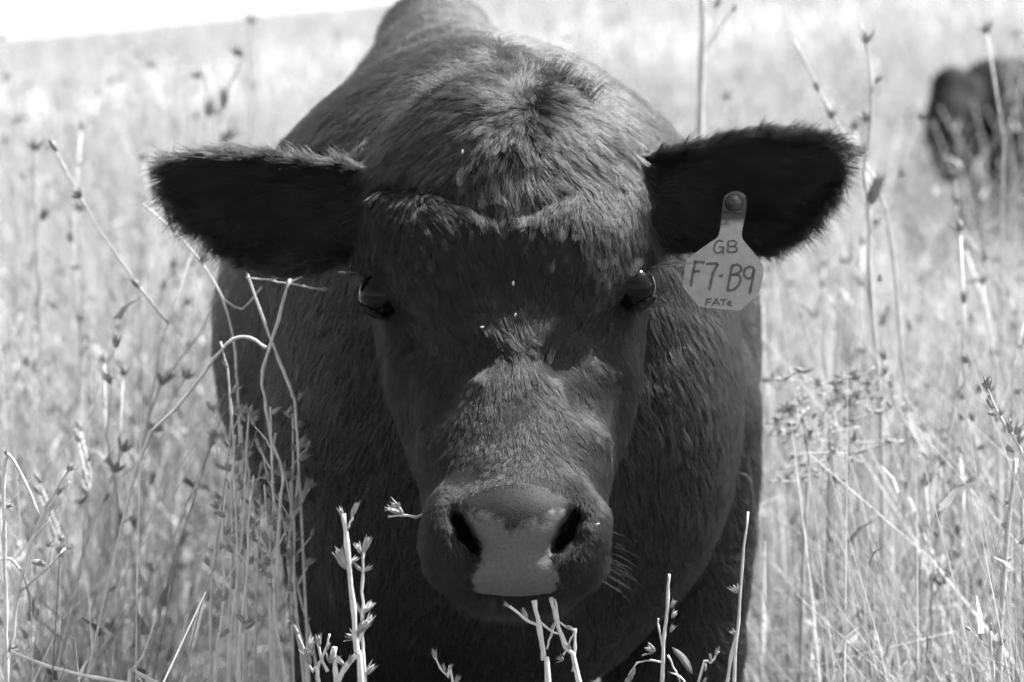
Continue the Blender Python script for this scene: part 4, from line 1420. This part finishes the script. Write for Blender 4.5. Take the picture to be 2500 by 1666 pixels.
def build_heroes():
    d = 2.36
    hero('tall snapped straw stalk with paired buds in front of the chest left of the muzzle',
         [([(838, 1255, d), (846, 1330, d), (862, 1480, d), (872, 1590, d), (882, 1680, d)], 0.0021, 0.0027),
          ([(850, 1290, d), (858, 1268, d), (866, 1235, d)], 0.0010, 0.0006),
          ([(852, 1400, d), (838, 1370, d), (828, 1345, d)], 0.0008, 0.0005)],
         [(858, 1262, d, 0.4, -1, 0.016, 3), (836, 1262, d, -0.3, -1, 0.010, 1), (846, 1390, d, -0.6, -1, 0.022, 0), (842, 1382, d, -0.3, -1, 0.018, 3), (852, 1378, d, 0.7, -0.6, 0.012, 0), (872, 1548, d, 0.8, -1, 0.02, 1)])
    d = 2.37
    hero('thin budded stalk beside the snapped stalk in front of the chest',
         [([(888, 1345, d), (885, 1420, d), (884, 1500, d), (886, 1580, d), (892, 1680, d)], 0.0011, 0.0016),
          ([(882, 1500, d), (893, 1480, d)], 0.0008, 0.0005), ([(870, 1575, d), (885, 1545, d), (898, 1515, d)], 0.0020, 0.0014)],
         [(886, 1350, d, 0.4, -1, 0.018, 0), (880, 1352, d, -0.4, -1, 0.012, 1), (884, 1395, d, -0.8, -0.8, 0.012, 3), (890, 1395, d, 0.8, -0.6, 0.010, 1), (886, 1498, d, 0.9, -1.1, 0.016, 0), (882, 1500, d, -0.5, -1, 0.011, 3),
          (892, 1530, d, 0.6, -1, 0.014, 1), (866, 1560, d, -0.9, -0.5, 0.011, 2), (890, 1650, d, 0.8, -0.9, 0.016, 1)])
    d = 2.42
    hero('pale thick straw stalk under the mouth with a cross twig, left of its pair',
         [([(1304, 1466, d), (1318, 1540, d), (1330, 1610, d), (1340, 1680, d)], 0.0022, 0.0026),
          ([(1318, 1530, d), (1280, 1510, d), (1243, 1480, d)], 0.0015, 0.0012), ([(1318, 1520, d), (1345, 1540, d), (1362, 1548, d)], 0.0013, 0.0008)],
         [(1245, 1482, d, -1, -0.5, 0.008, 1), (1288, 1512, d, -0.5, -1, 0.013, 0), (1345, 1540, d, 0.4, -1, 0.009, 3)])
    d = 2.435
    hero('pale thick straw stalk under the mouth leaning right, with forked tip',
         [([(1344, 1458, d), (1358, 1510, d), (1380, 1580, d), (1415, 1680, d)], 0.0019, 0.0025),
          ([(1335, 1585, d), (1345, 1550, d), (1362, 1505, d), (1352, 1462, d)], 0.0008, 0.0012), ([(1375, 1600, d), (1395, 1560, d), (1402, 1535, d)], 0.0008, 0.0007),
          ([(1400, 1640, d), (1404, 1580, d), (1405, 1535, d)], 0.0013, 0.0010), ([(1360, 1516, d), (1385, 1533, d)], 0.0010, 0.0008)],
         [(1380, 1528, d, 1, 0.5, 0.012, 3), (1395, 1590, d, -0.6, -1, 0.009, 1), (1376, 1612, d, -1, -0.3, 0.008, 2)])
    d = 2.56
    hero('leafy dry stalk with a bare tip in front of the right foreleg',
         [([(1633, 1402, d), (1630, 1450, d), (1622, 1560, d), (1615, 1680, d)], 0.0012, 0.0022),
          ([(1618, 1580, d), (1608, 1530, d), (1607, 1510, d)], 0.0012, 0.0006), ([(1620, 1622, d), (1590, 1612, d), (1555, 1618, d), (1535, 1650, d)], 0.0010, 0.0006),
          ([(1630, 1600, d), (1650, 1640, d), (1660, 1665, d)], 0.0010, 0.0006)],
         [(1638, 1485, d, 0.5, -1, 0.010, 1), (1640, 1510, d, 0.6, -1, 0.010, 1), (1635, 1545, d, 0.6, -1, 0.010, 1), (1600, 1590, d, -1, -0.3, 0.013, 2), (1550, 1630, d, -0.4, 1, 0.015, 0), (1536, 1652, d, -0.3, 1, 0.013, 1)],
         [(1640, 1580, d, 0.6, 0.8, 0.030), (1630, 1640, d, 0.7, 0.5, 0.022)])
    d = 2.50
    hero('short pale seed spike at the foot of the picture right of the leafy stalk',
         [([(1755, 1590, d), (1735, 1620, d), (1700, 1680, d)], 0.0008, 0.0014)],
         [(1752, 1592, d, 0.3, -1, 0.006, 3), (1746, 1602, d, 0.3, -1, 0.008, 3), (1736, 1615, d, -0.2, -1, 0.009, 3), (1722, 1640, d, 0, -1, 0.009, 3), (1716, 1672, d, 0.4, -1, 0.009, 3)])
    d = 2.46
    hero('budded grey stem leaning in from the edge on the far right',
         [([(2410, 940, d), (2425, 985, d), (2445, 1025, d), (2475, 1070, d), (2515, 1150, d), (2560, 1300, d)], 0.0009, 0.0018),
          ([(2470, 1060, d), (2468, 1035, d)], 0.0007, 0.0005)],
         [(2411, 950, d, 0.0, -1, 0.016, 1), (2412, 952, d, -0.6, -0.8, 0.011, 3), (2424, 1000, d, -0.5, -1, 0.014, 0), (2420, 990, d, -0.3, -1, 0.012, 3), (2434, 1015, d, -1, -0.3, 0.011, 3), (2440, 1018, d, 0.3, -1, 0.010, 1),
          (2468, 1060, d, -0.1, -1, 0.018, 0), (2478, 1062, d, 0.6, -1, 0.015, 1), (2485, 1085, d, 0.5, -1, 0.016, 1), (2476, 1105, d, -0.7, -0.5, 0.012, 0), (2500, 1115, d, 0.5, -1, 0.014, 3)])
    d = 2.85
    hero('straight pale stem with small nodes at the far right edge of the grass',
         [([(2480, 1120, d), (2462, 1280, d), (2448, 1450, d), (2440, 1690, d)], 0.0020, 0.0030)],
         [(2463, 1230, d, -0.8, -0.6, 0.010, 2), (2460, 1290, d, -0.7, -0.6, 0.012, 1), (2456, 1370, d, 0.8, -0.5, 0.010, 1)])
    d = 2.62
    hero('short forked weed top at the lower right corner',
         [([(2418, 1540, d), (2420, 1600, d), (2425, 1690, d)], 0.0012, 0.0020), ([(2420, 1590, d), (2395, 1565, d), (2370, 1540, d)], 0.0009, 0.0006), ([(2424, 1600, d), (2440, 1575, d)], 0.0008, 0.0006)],
         [(2395, 1565, d, 0, -1, 0.012, 0), (2372, 1542, d, -1, -0.8, 0.010, 3), (2440, 1578, d, 0.6, -1, 0.012, 1), (2420, 1545, d, 0, -1, 0.012, 0)])
    d = 2.60
    hero('upright straw along the right edge of the calf with a pale bud',
         [([(1826, 1250, d), (1812, 1380, d), (1802, 1520, d), (1790, 1690, d)], 0.0010, 0.0018), ([(1800, 1545, d), (1785, 1600, d), (1770, 1690, d)], 0.0015, 0.0018)],
         [(1803, 1450, d, -0.6, -1, 0.012, 2), (1800, 1555, d, -0.6, -0.6, 0.010, 1)])
    # --- by the left flank
    d = 2.80
    G = 'dry stalks by the left flank'
    hero('kinked pale straw bent at its middle in front of the left flank',
         [([(708, 680, d), (680, 780, d), (640, 905, d), (650, 1000, d), (665, 1080, d), (692, 1160, d), (680, 1300, d)], 0.0020, 0.0022)], [(700, 1010, d, 0.7, -0.8, 0.012, 1)], group=G)
    hero('slim upright stalk with a blunt tip nearest the outer edge of the left flank',
         [([(538, 835, d), (555, 900, d), (565, 1000, d), (572, 1150, d), (580, 1350, d)], 0.0016, 0.0020), ([(568, 1050, d), (590, 1010, d)], 0.0010, 0.0006)],
         [(556, 900, d, -0.5, -1, 0.012, 0), (566, 960, d, 0.7, -0.8, 0.014, 1), (590, 1012, d, 0.5, -1, 0.012, 2)], group=G)
    hero('stalk with a crown of dry buds halfway up the left flank',
         [([(608, 1010, d), (602, 1100, d), (596, 1250, d), (580, 1420, d), (560, 1600, d)], 0.0016, 0.0026), ([(600, 1180, d), (640, 1165, d)], 0.0010, 0.0007)],
         [(608, 1020, d, 0.2, -1, 0.018, 2), (612, 1030, d, 0.9, -0.6, 0.014, 0), (600, 1030, d, -0.6, -1, 0.014, 1), (640, 1168, d, 0.9, -0.3, 0.016, 1), (600, 1120, d, 0.8, -1, 0.012, 0)], group=G)
    hero('leaning pair of straws crossing behind the kinked straw on the left flank',
         [([(600, 660, d + 0.05), (640, 770, d + 0.05), (690, 900, d + 0.05), (715, 970, d + 0.05), (725, 1060, d + 0.05)], 0.0018, 0.0020), ([(640, 770, d + 0.05), (680, 880, d + 0.05), (712, 960, d + 0.05)], 0.0014, 0.0012)],
         [(728, 980, d + 0.05, 0.4, -1, 0.012, 1)], group=G)
    hero('arching grey straw curling across the left flank',
         [([(650, 850, d), (610, 824, d), (570, 828, d), (520, 880, d), (430, 1000, d), (330, 1150, d)], 0.0022, 0.0018)], group=G)
    hero('horizontal knobbly twig just under the ear on the left',
         [([(600, 678, d), (660, 684, d), (710, 694, d), (780, 706, d)], 0.0012, 0.0012), ([(700, 694, d), (760, 668, d), (800, 655, d)], 0.0010, 0.0008)],
         [(780, 706, d, 1, 0.1, 0.010, 1), (665, 684, d, 0.5, -1, 0.010, 2), (800, 655, d, 0.6, -0.6, 0.012, 2), (745, 676, d, 0.3, -1, 0.010, 2)], name='dry_twig', cat='twig', group=G, grounded=False)
    hero('branching stalk rising left of the calf ear to the outer flank',
         [([(350, 500, 2.95), (430, 570, 2.95), (490, 640, 2.95), (545, 730, 2.95), (575, 860, 2.95), (585, 1050, 2.95)], 0.0014, 0.0020), ([(545, 730, 2.95), (590, 755, 2.95), (640, 700, 2.95)], 0.0012, 0.0010)],
         [(430, 570, 2.95, -0.5, -1, 0.014, 1), (490, 640, 2.95, 0.6, -0.8, 0.014, 2)], group=G)
    r = np.random.default_rng(41)
    for i in range(16):
        px = 545 + 190 * (i + r.uniform(0.1, 0.9)) / 16
        top = r.uniform(960, 1240); dd = 2.80 + r.uniform(-0.10, 0.12)
        sl = r.normal(0, 0.10)
        pts = [(px, top, dd)] + [(px - sl * k * 120 + r.normal(0, 5), top + k * 120, dd) for k in range(1, 5)]
        bs = []
        for _ in range(6):
            k = r.uniform(0, 3.2); py = top + k * 120
            bs.append((px - sl * k * 120, py, dd, r.choice((-1, 1)) * r.uniform(0.4, 1), -r.uniform(0.4, 1), r.uniform(0.009, 0.017), int(r.integers(0, 4))))
        brs = [(pts, 0.0010, 0.0018)]
        for _ in range(2):
            k = r.uniform(0.3, 2.5); py = top + k * 120; x0 = px - sl * k * 120; sd = r.choice((-1, 1))
            brs.append(([(x0, py, dd), (x0 + sd * 18, py - 30, dd), (x0 + sd * r.uniform(24, 46), py - r.uniform(50, 90), dd)], 0.0009, 0.0006))
            bs.append((brs[-1][0][-1][0], brs[-1][0][-1][1], dd, sd * 0.4, -1, 0.013, int(r.integers(0, 4))))
        ORD = ('first', 'second', 'third', 'fourth', 'fifth', 'sixth', 'seventh', 'eighth', 'ninth', 'tenth', 'eleventh', 'twelfth', 'thirteenth', 'fourteenth', 'fifteenth', 'sixteenth')
        hero('thin budded stalk in the thicket by the left flank, %s from the left' % ORD[i], brs, bs, group='thicket by the left flank')
    # --- left edge
    d = 2.72
    hero('branching weed at the left edge, its stem leaning right',
         [([(165, 1150, d), (110, 1240, d), (75, 1330, d), (50, 1420, d), (30, 1550, d), (15, 1690, d)], 0.0014, 0.0034), ([(70, 1330, d), (110, 1270, d), (140, 1210, d)], 0.0014, 0.0010), ([(50, 1440, d), (100, 1400, d), (160, 1340, d)], 0.0018, 0.0012),
          ([(85, 1310, d), (130, 1225, d), (170, 1175, d)], 0.0010, 0.0008), ([(55, 1400, d), (25, 1365, d), (-10, 1370, d)], 0.0014, 0.0010)],
         [(165, 1150, d, 0.8, -1, 0.012, 2), (140, 1210, d, 0.5, -1, 0.012, 1), (142, 1320, d, 0.8, -0.6, 0.010, 2), (115, 1335, d, 0.8, -0.8, 0.010, 2), (75, 1370, d, 0.9, 0.2, 0.020, 0), (20, 1240, d, -0.5, -0.6, 0.012, 2), (160, 1340, d, 1, -0.3, 0.012, 1)])
    d = 2.64
    hero('bare snapped straw hooked over at the left edge',
         [([(95, 1260, d), (62, 1180, d), (20, 1110, d), (8, 1180, d), (10, 1320, d), (14, 1500, d), (18, 1690, d)], 0.0016, 0.0026)], [(18, 1115, d, -0.3, -1, 0.010, 1), (14, 1235, d, 0.8, 0, 0.010, 2), (20, 1590, d, 0.8, -0.6, 0.012, 2)])
    d = 2.60
    hero('long pale straw lying almost level across the lower left corner',
         [([(25, 1590, d), (130, 1632, d), (240, 1655, d), (350, 1674, d), (420, 1690, d)], 0.0016, 0.0020)], [(72, 1612, d, 0.3, 1, 0.010, 1)], name='dry_straw', cat='straw')
    d = 2.75
    hero('upright dark-budded weed at the foot of the picture left of the thicket',
         [([(385, 1500, d), (372, 1540, d), (350, 1600, d), (322, 1640, d), (312, 1690, d)], 0.0010, 0.0024), ([(370, 1560, d), (374, 1530, d), (376, 1520, d)], 0.0008, 0.0006)],
         [(385, 1500, d, 0.3, -1, 0.014, 0), (374, 1540, d, 0.8, -1, 0.012, 1), (352, 1590, d, 0.8, 0, 0.012, 0), (330, 1600, d, -0.3, -1, 0.010, 2)])
    d = 2.44
    hero('spreading budded weed tops in the shade at the foot of the chest on the left',
         [([(728, 1550, d), (745, 1600, d), (765, 1640, d), (785, 1690, d)], 0.0009, 0.0018), ([(805, 1548, d), (795, 1590, d), (780, 1620, d), (775, 1660, d)], 0.0008, 0.0014), ([(817, 1580, d), (818, 1640, d), (822, 1690, d)], 0.0020, 0.0022),
          ([(870, 1600, d), (845, 1630, d), (822, 1665, d)], 0.0022, 0.0026), ([(775, 1570, d), (785, 1610, d), (800, 1640, d)], 0.0012, 0.0016)],
         [(728, 1552, d, -0.4, -1, 0.012, 3), (750, 1600, d, 0.3, -1, 0.020, 0), (758, 1625, d, -0.4, -1, 0.018, 1), (778, 1582, d, 0, -1, 0.014, 0), (770, 1600, d, -1, -0.4, 0.012, 1), (805, 1620, d, 0.3, -1, 0.014, 2), (850, 1625, d, 0.3, -1, 0.012, 0), (842, 1625, d, -0.8, -0.6, 0.012, 1), (795, 1590, d, 0.5, -1, 0.010, 3)])
    d = 2.46
    hero('dim forked twig in the dark below the chin',
         [([(1062, 1605, d), (1075, 1632, d), (1095, 1655, d), (1110, 1690, d)], 0.0009, 0.0013), ([(1090, 1650, d), (1098, 1625, d)], 0.0008, 0.0008)],
         [(1064, 1612, d, -0.2, -1, 0.012, 1), (1094, 1640, d, 0.5, -1, 0.010, 0), (1088, 1640, d, -0.4, -1, 0.009, 3), (1110, 1670, d, 0.6, -1, 0.010, 1)], name='dry_twig', cat='twig')
    d = 2.485
    hero('short twig with a leafy bud sticking out beside the muzzle',
         [([(948, 1262, d), (985, 1258, d), (1015, 1262, d), (1045, 1252, d + 0.02)], 0.0010, 0.0015)],
         [(985, 1258, d, -0.9, -0.9, 0.020, 0), (978, 1254, d, -1, -0.4, 0.016, 3), (972, 1244, d, 0.1, -1, 0.008, 1)], name='dry_twig', cat='twig', grounded=False)
    # --- behind, tall and blurred
    for label, pts, ra, rb, bs in (
        ('tall pale stem rising out of the top of the picture above the tagged ear', [(1716, -30, 3.9), (1713, 150, 3.9), (1710, 330, 3.9), (1705, 520, 3.9)], 0.0040, 0.0050, [(1745, 20, 3.9, 0.6, -1, 0.02, 0), (1790, 30, 3.9, 0.4, -1, 0.02, 1)]),
        ('tall thin stem with dark star-shaped heads right of the tagged ear', [(2102, 60, 3.5), (2118, 120, 3.5), (2128, 220, 3.5), (2124, 330, 3.5), (2110, 420, 3.5), (2122, 520, 3.5), (2125, 700, 3.5), (2150, 1000, 3.5)], 0.0014, 0.0030,
         [(2114, 108, 3.5, 0, -1, 0.022, 2), (2136, 205, 3.5, 0.7, -1, 0.016, 1), (2118, 298, 3.5, -0.4, -1, 0.020, 2), (2106, 380, 3.5, -0.5, -0.8, 0.020, 2), (2124, 500, 3.5, 0.35, -1, 0.050, 3), (2136, 550, 3.5, 0.4, -1, 0.018, 0)]),
        ('slanting branched stem crossing the grass above the tagged ear', [(1940, 100, 3.6), (1990, 200, 3.6), (2020, 260, 3.6), (2060, 330, 3.6), (2130, 430, 3.6), (2180, 620, 3.6)], 0.0014, 0.0024, [(2028, 290, 3.6, 0.2, -1, 0.02, 2), (2000, 225, 3.6, -0.4, -1, 0.018, 1)]),
        ('dark-budded stem standing above the ear on the left', [(500, 165, 4.6), (506, 240, 4.6), (505, 300, 4.6), (503, 420, 4.6)], 0.0020, 0.0030, [(490, 190, 4.6, -0.6, -0.6, 0.026, 2), (505, 282, 4.6, 0.7, -1, 0.032, 2), (512, 265, 4.6, 0.3, -1, 0.024, 1)]),
        ('second dark-budded stem above the left ear, leaning right', [(600, 120, 4.4), (575, 180, 4.4), (545, 240, 4.4), (540, 330, 4.4), (538, 430, 4.4)], 0.0016, 0.0026, [(580, 140, 4.4, 0, -1, 0.03, 2), (545, 265, 4.4, 0.1, -1, 0.04, 0), (550, 345, 4.4, 0.4, -1, 0.034, 2)]),
        ('single stem topped by a dark star-shaped head near the top of the picture', [(612, 50, 5.2), (613, 150, 5.2), (616, 300, 5.2)], 0.0020, 0.0026, [(612, 60, 5.2, 0.1, -1, 0.030, 2)]),
        ('dark star-headed stem at the far left of the field', [(85, 360, 4.0), (84, 450, 4.0), (90, 560, 4.0), (95, 720, 4.0)], 0.0016, 0.0026, [(85, 370, 4.0, 0, -1, 0.030, 2), (60, 440, 4.0, -0.5, -1, 0.02, 0), (100, 540, 4.0, 0.5, -1, 0.03, 1)])):
        stems = [(pts, ra, rb)]
        if 'rising out' in label:
            stems += [([(1712, 130, 3.9), (1745, 90, 3.9), (1790, 20, 3.9)], 0.0016, 0.0010)]
        hero(label, stems, bs, group='tall weeds behind the calf')
    # dark tangle of fine twigs right of the calf
    r = np.random.default_rng(77)
    d0 = 3.25
    stems = [([(1960, 1000, d0), (1975, 1120, d0), (1965, 1300, d0), (1960, 1450, d0)], 0.0015, 0.0028)]
    bs = []
    for i in range(34):
        x = r.uniform(1850, 2090); y = r.uniform(900, 1240); dd = d0 + r.normal(0, 0.07)
        a = r.normal(-0.25, 0.5); L = r.uniform(50, 150)
        pts = [(x, y, dd), (x + L * 0.5 * math.cos(a), y + L * 0.5 * math.sin(a) + r.normal(0, 6), dd), (x + L * math.cos(a), y + L * math.sin(a), dd)]
        stems.append((pts, 0.0012, 0.0008))
        for _ in range(3):
            t = r.random()
            bs.append((x + L * t * math.cos(a), y + L * t * math.sin(a), dd, r.normal(0, 1), -abs(r.normal(0.4, 0.5)), r.uniform(0.010, 0.018), int(r.integers(0, 4))))
    hero('dark tangle of fine budded twigs against the right side of the calf', stems, bs, name='tangled_weed', group=None)
build_heroes()

# ------------------------------------------------------------------ the second calf
def build_second_calf():
    d = 9.6
    C = lambda px, py, dd=d: c3(px, py, dd)
    c0 = C(2480, 330)
    G = Field(np.arange(c0[0] - 0.45, c0[0] + 0.95, 0.014), np.arange(c0[1] - 0.80, c0[1] + 0.42, 0.014), np.arange(d - 0.5, d + 1.2, 0.016))
    G.ellipsoid(C(2425, 300), (0.130, 0.215, 0.22), 0.05)                 # shoulders and chest, towards us
    G.ellipsoid(C(2470, 235, d + 0.15), (0.15, 0.125, 0.25), 0.04)
    G.ellipsoid(C(2700, 340, d + 0.40), (0.38, 0.27, 0.36), 0.04)         # barrel, going off to the right
    G.ellipsoid(C(2860, 320, d + 0.65), (0.24, 0.27, 0.30), 0.06)
    G.capsule(C(2400, 240), C(2325, 300, d - 0.20), 0.105, 0.090, 0.04)    # lowered neck
    G.capsule(C(2325, 215, d - 0.16), C(2305, 330, d - 0.26), 0.072, 0.060, 0.03)   # head, hanging
    G.capsule(C(2305, 330, d - 0.26), C(2312, 420, d - 0.24), 0.058, 0.040, 0.03)
    for (px, dd) in ((2395, d), (2490, d + 0.12), (2800, d + 0.7), (2900, d + 0.6)):
        a = C(px, 420, dd); w = c2w(a)
        g = float(ground_z(w[0], w[1]))
        b = np.array((w[0], w[1], g + 0.02)) - CAM
        b = np.array((b @ R_, b @ U_, b @ F_))
        G.capsule(a, b, 0.085, 0.045, 0.04)
    V, Q = G.surface()
    W = c2w(V)
    g = c2w(C(2450, 560, d))
    base = Vector((float(g[0]), float(g[1]), float(ground_z(g[0], g[1]))))
    root = empty('calf', base)
    tag(root, 'dark calf with lowered head, blurred in the tall grass at the right edge', 'calf', 'cattle in the field')
    obj('body', mesh_np('far_calf_body', W - np.array(base), Q), M['skin_far'], root)
def far_coat():
    m = NT('black_coat_far')
    tc = m.n('ShaderNodeTexCoord')
    nz = m.noise(60, 5, 0.7, tc.outputs['Object'])
    p = m.n('ShaderNodeBsdfPrincipled', Roughness=0.6)
    p.inputs['Specular IOR Level'].default_value = 0.06
    m.l(m.mp(nz.outputs['Fac'], 0.3, 0.7, 0.004, 0.010), p.inputs['Base Color'])
    p.inputs['Sheen Weight'].default_value = 0.0
    bp = m.n('ShaderNodeBump'); bp.inputs['Strength'].default_value = 0.5; bp.inputs['Distance'].default_value = 0.01
    m.l(nz.outputs['Fac'], bp.inputs['Height']); m.l(bp.outputs[0], p.inputs['Normal'])
    m.l(p.outputs[0], m.out.inputs['Surface'])
    return m.m
M['skin_far'] = far_coat()
build_second_calf()
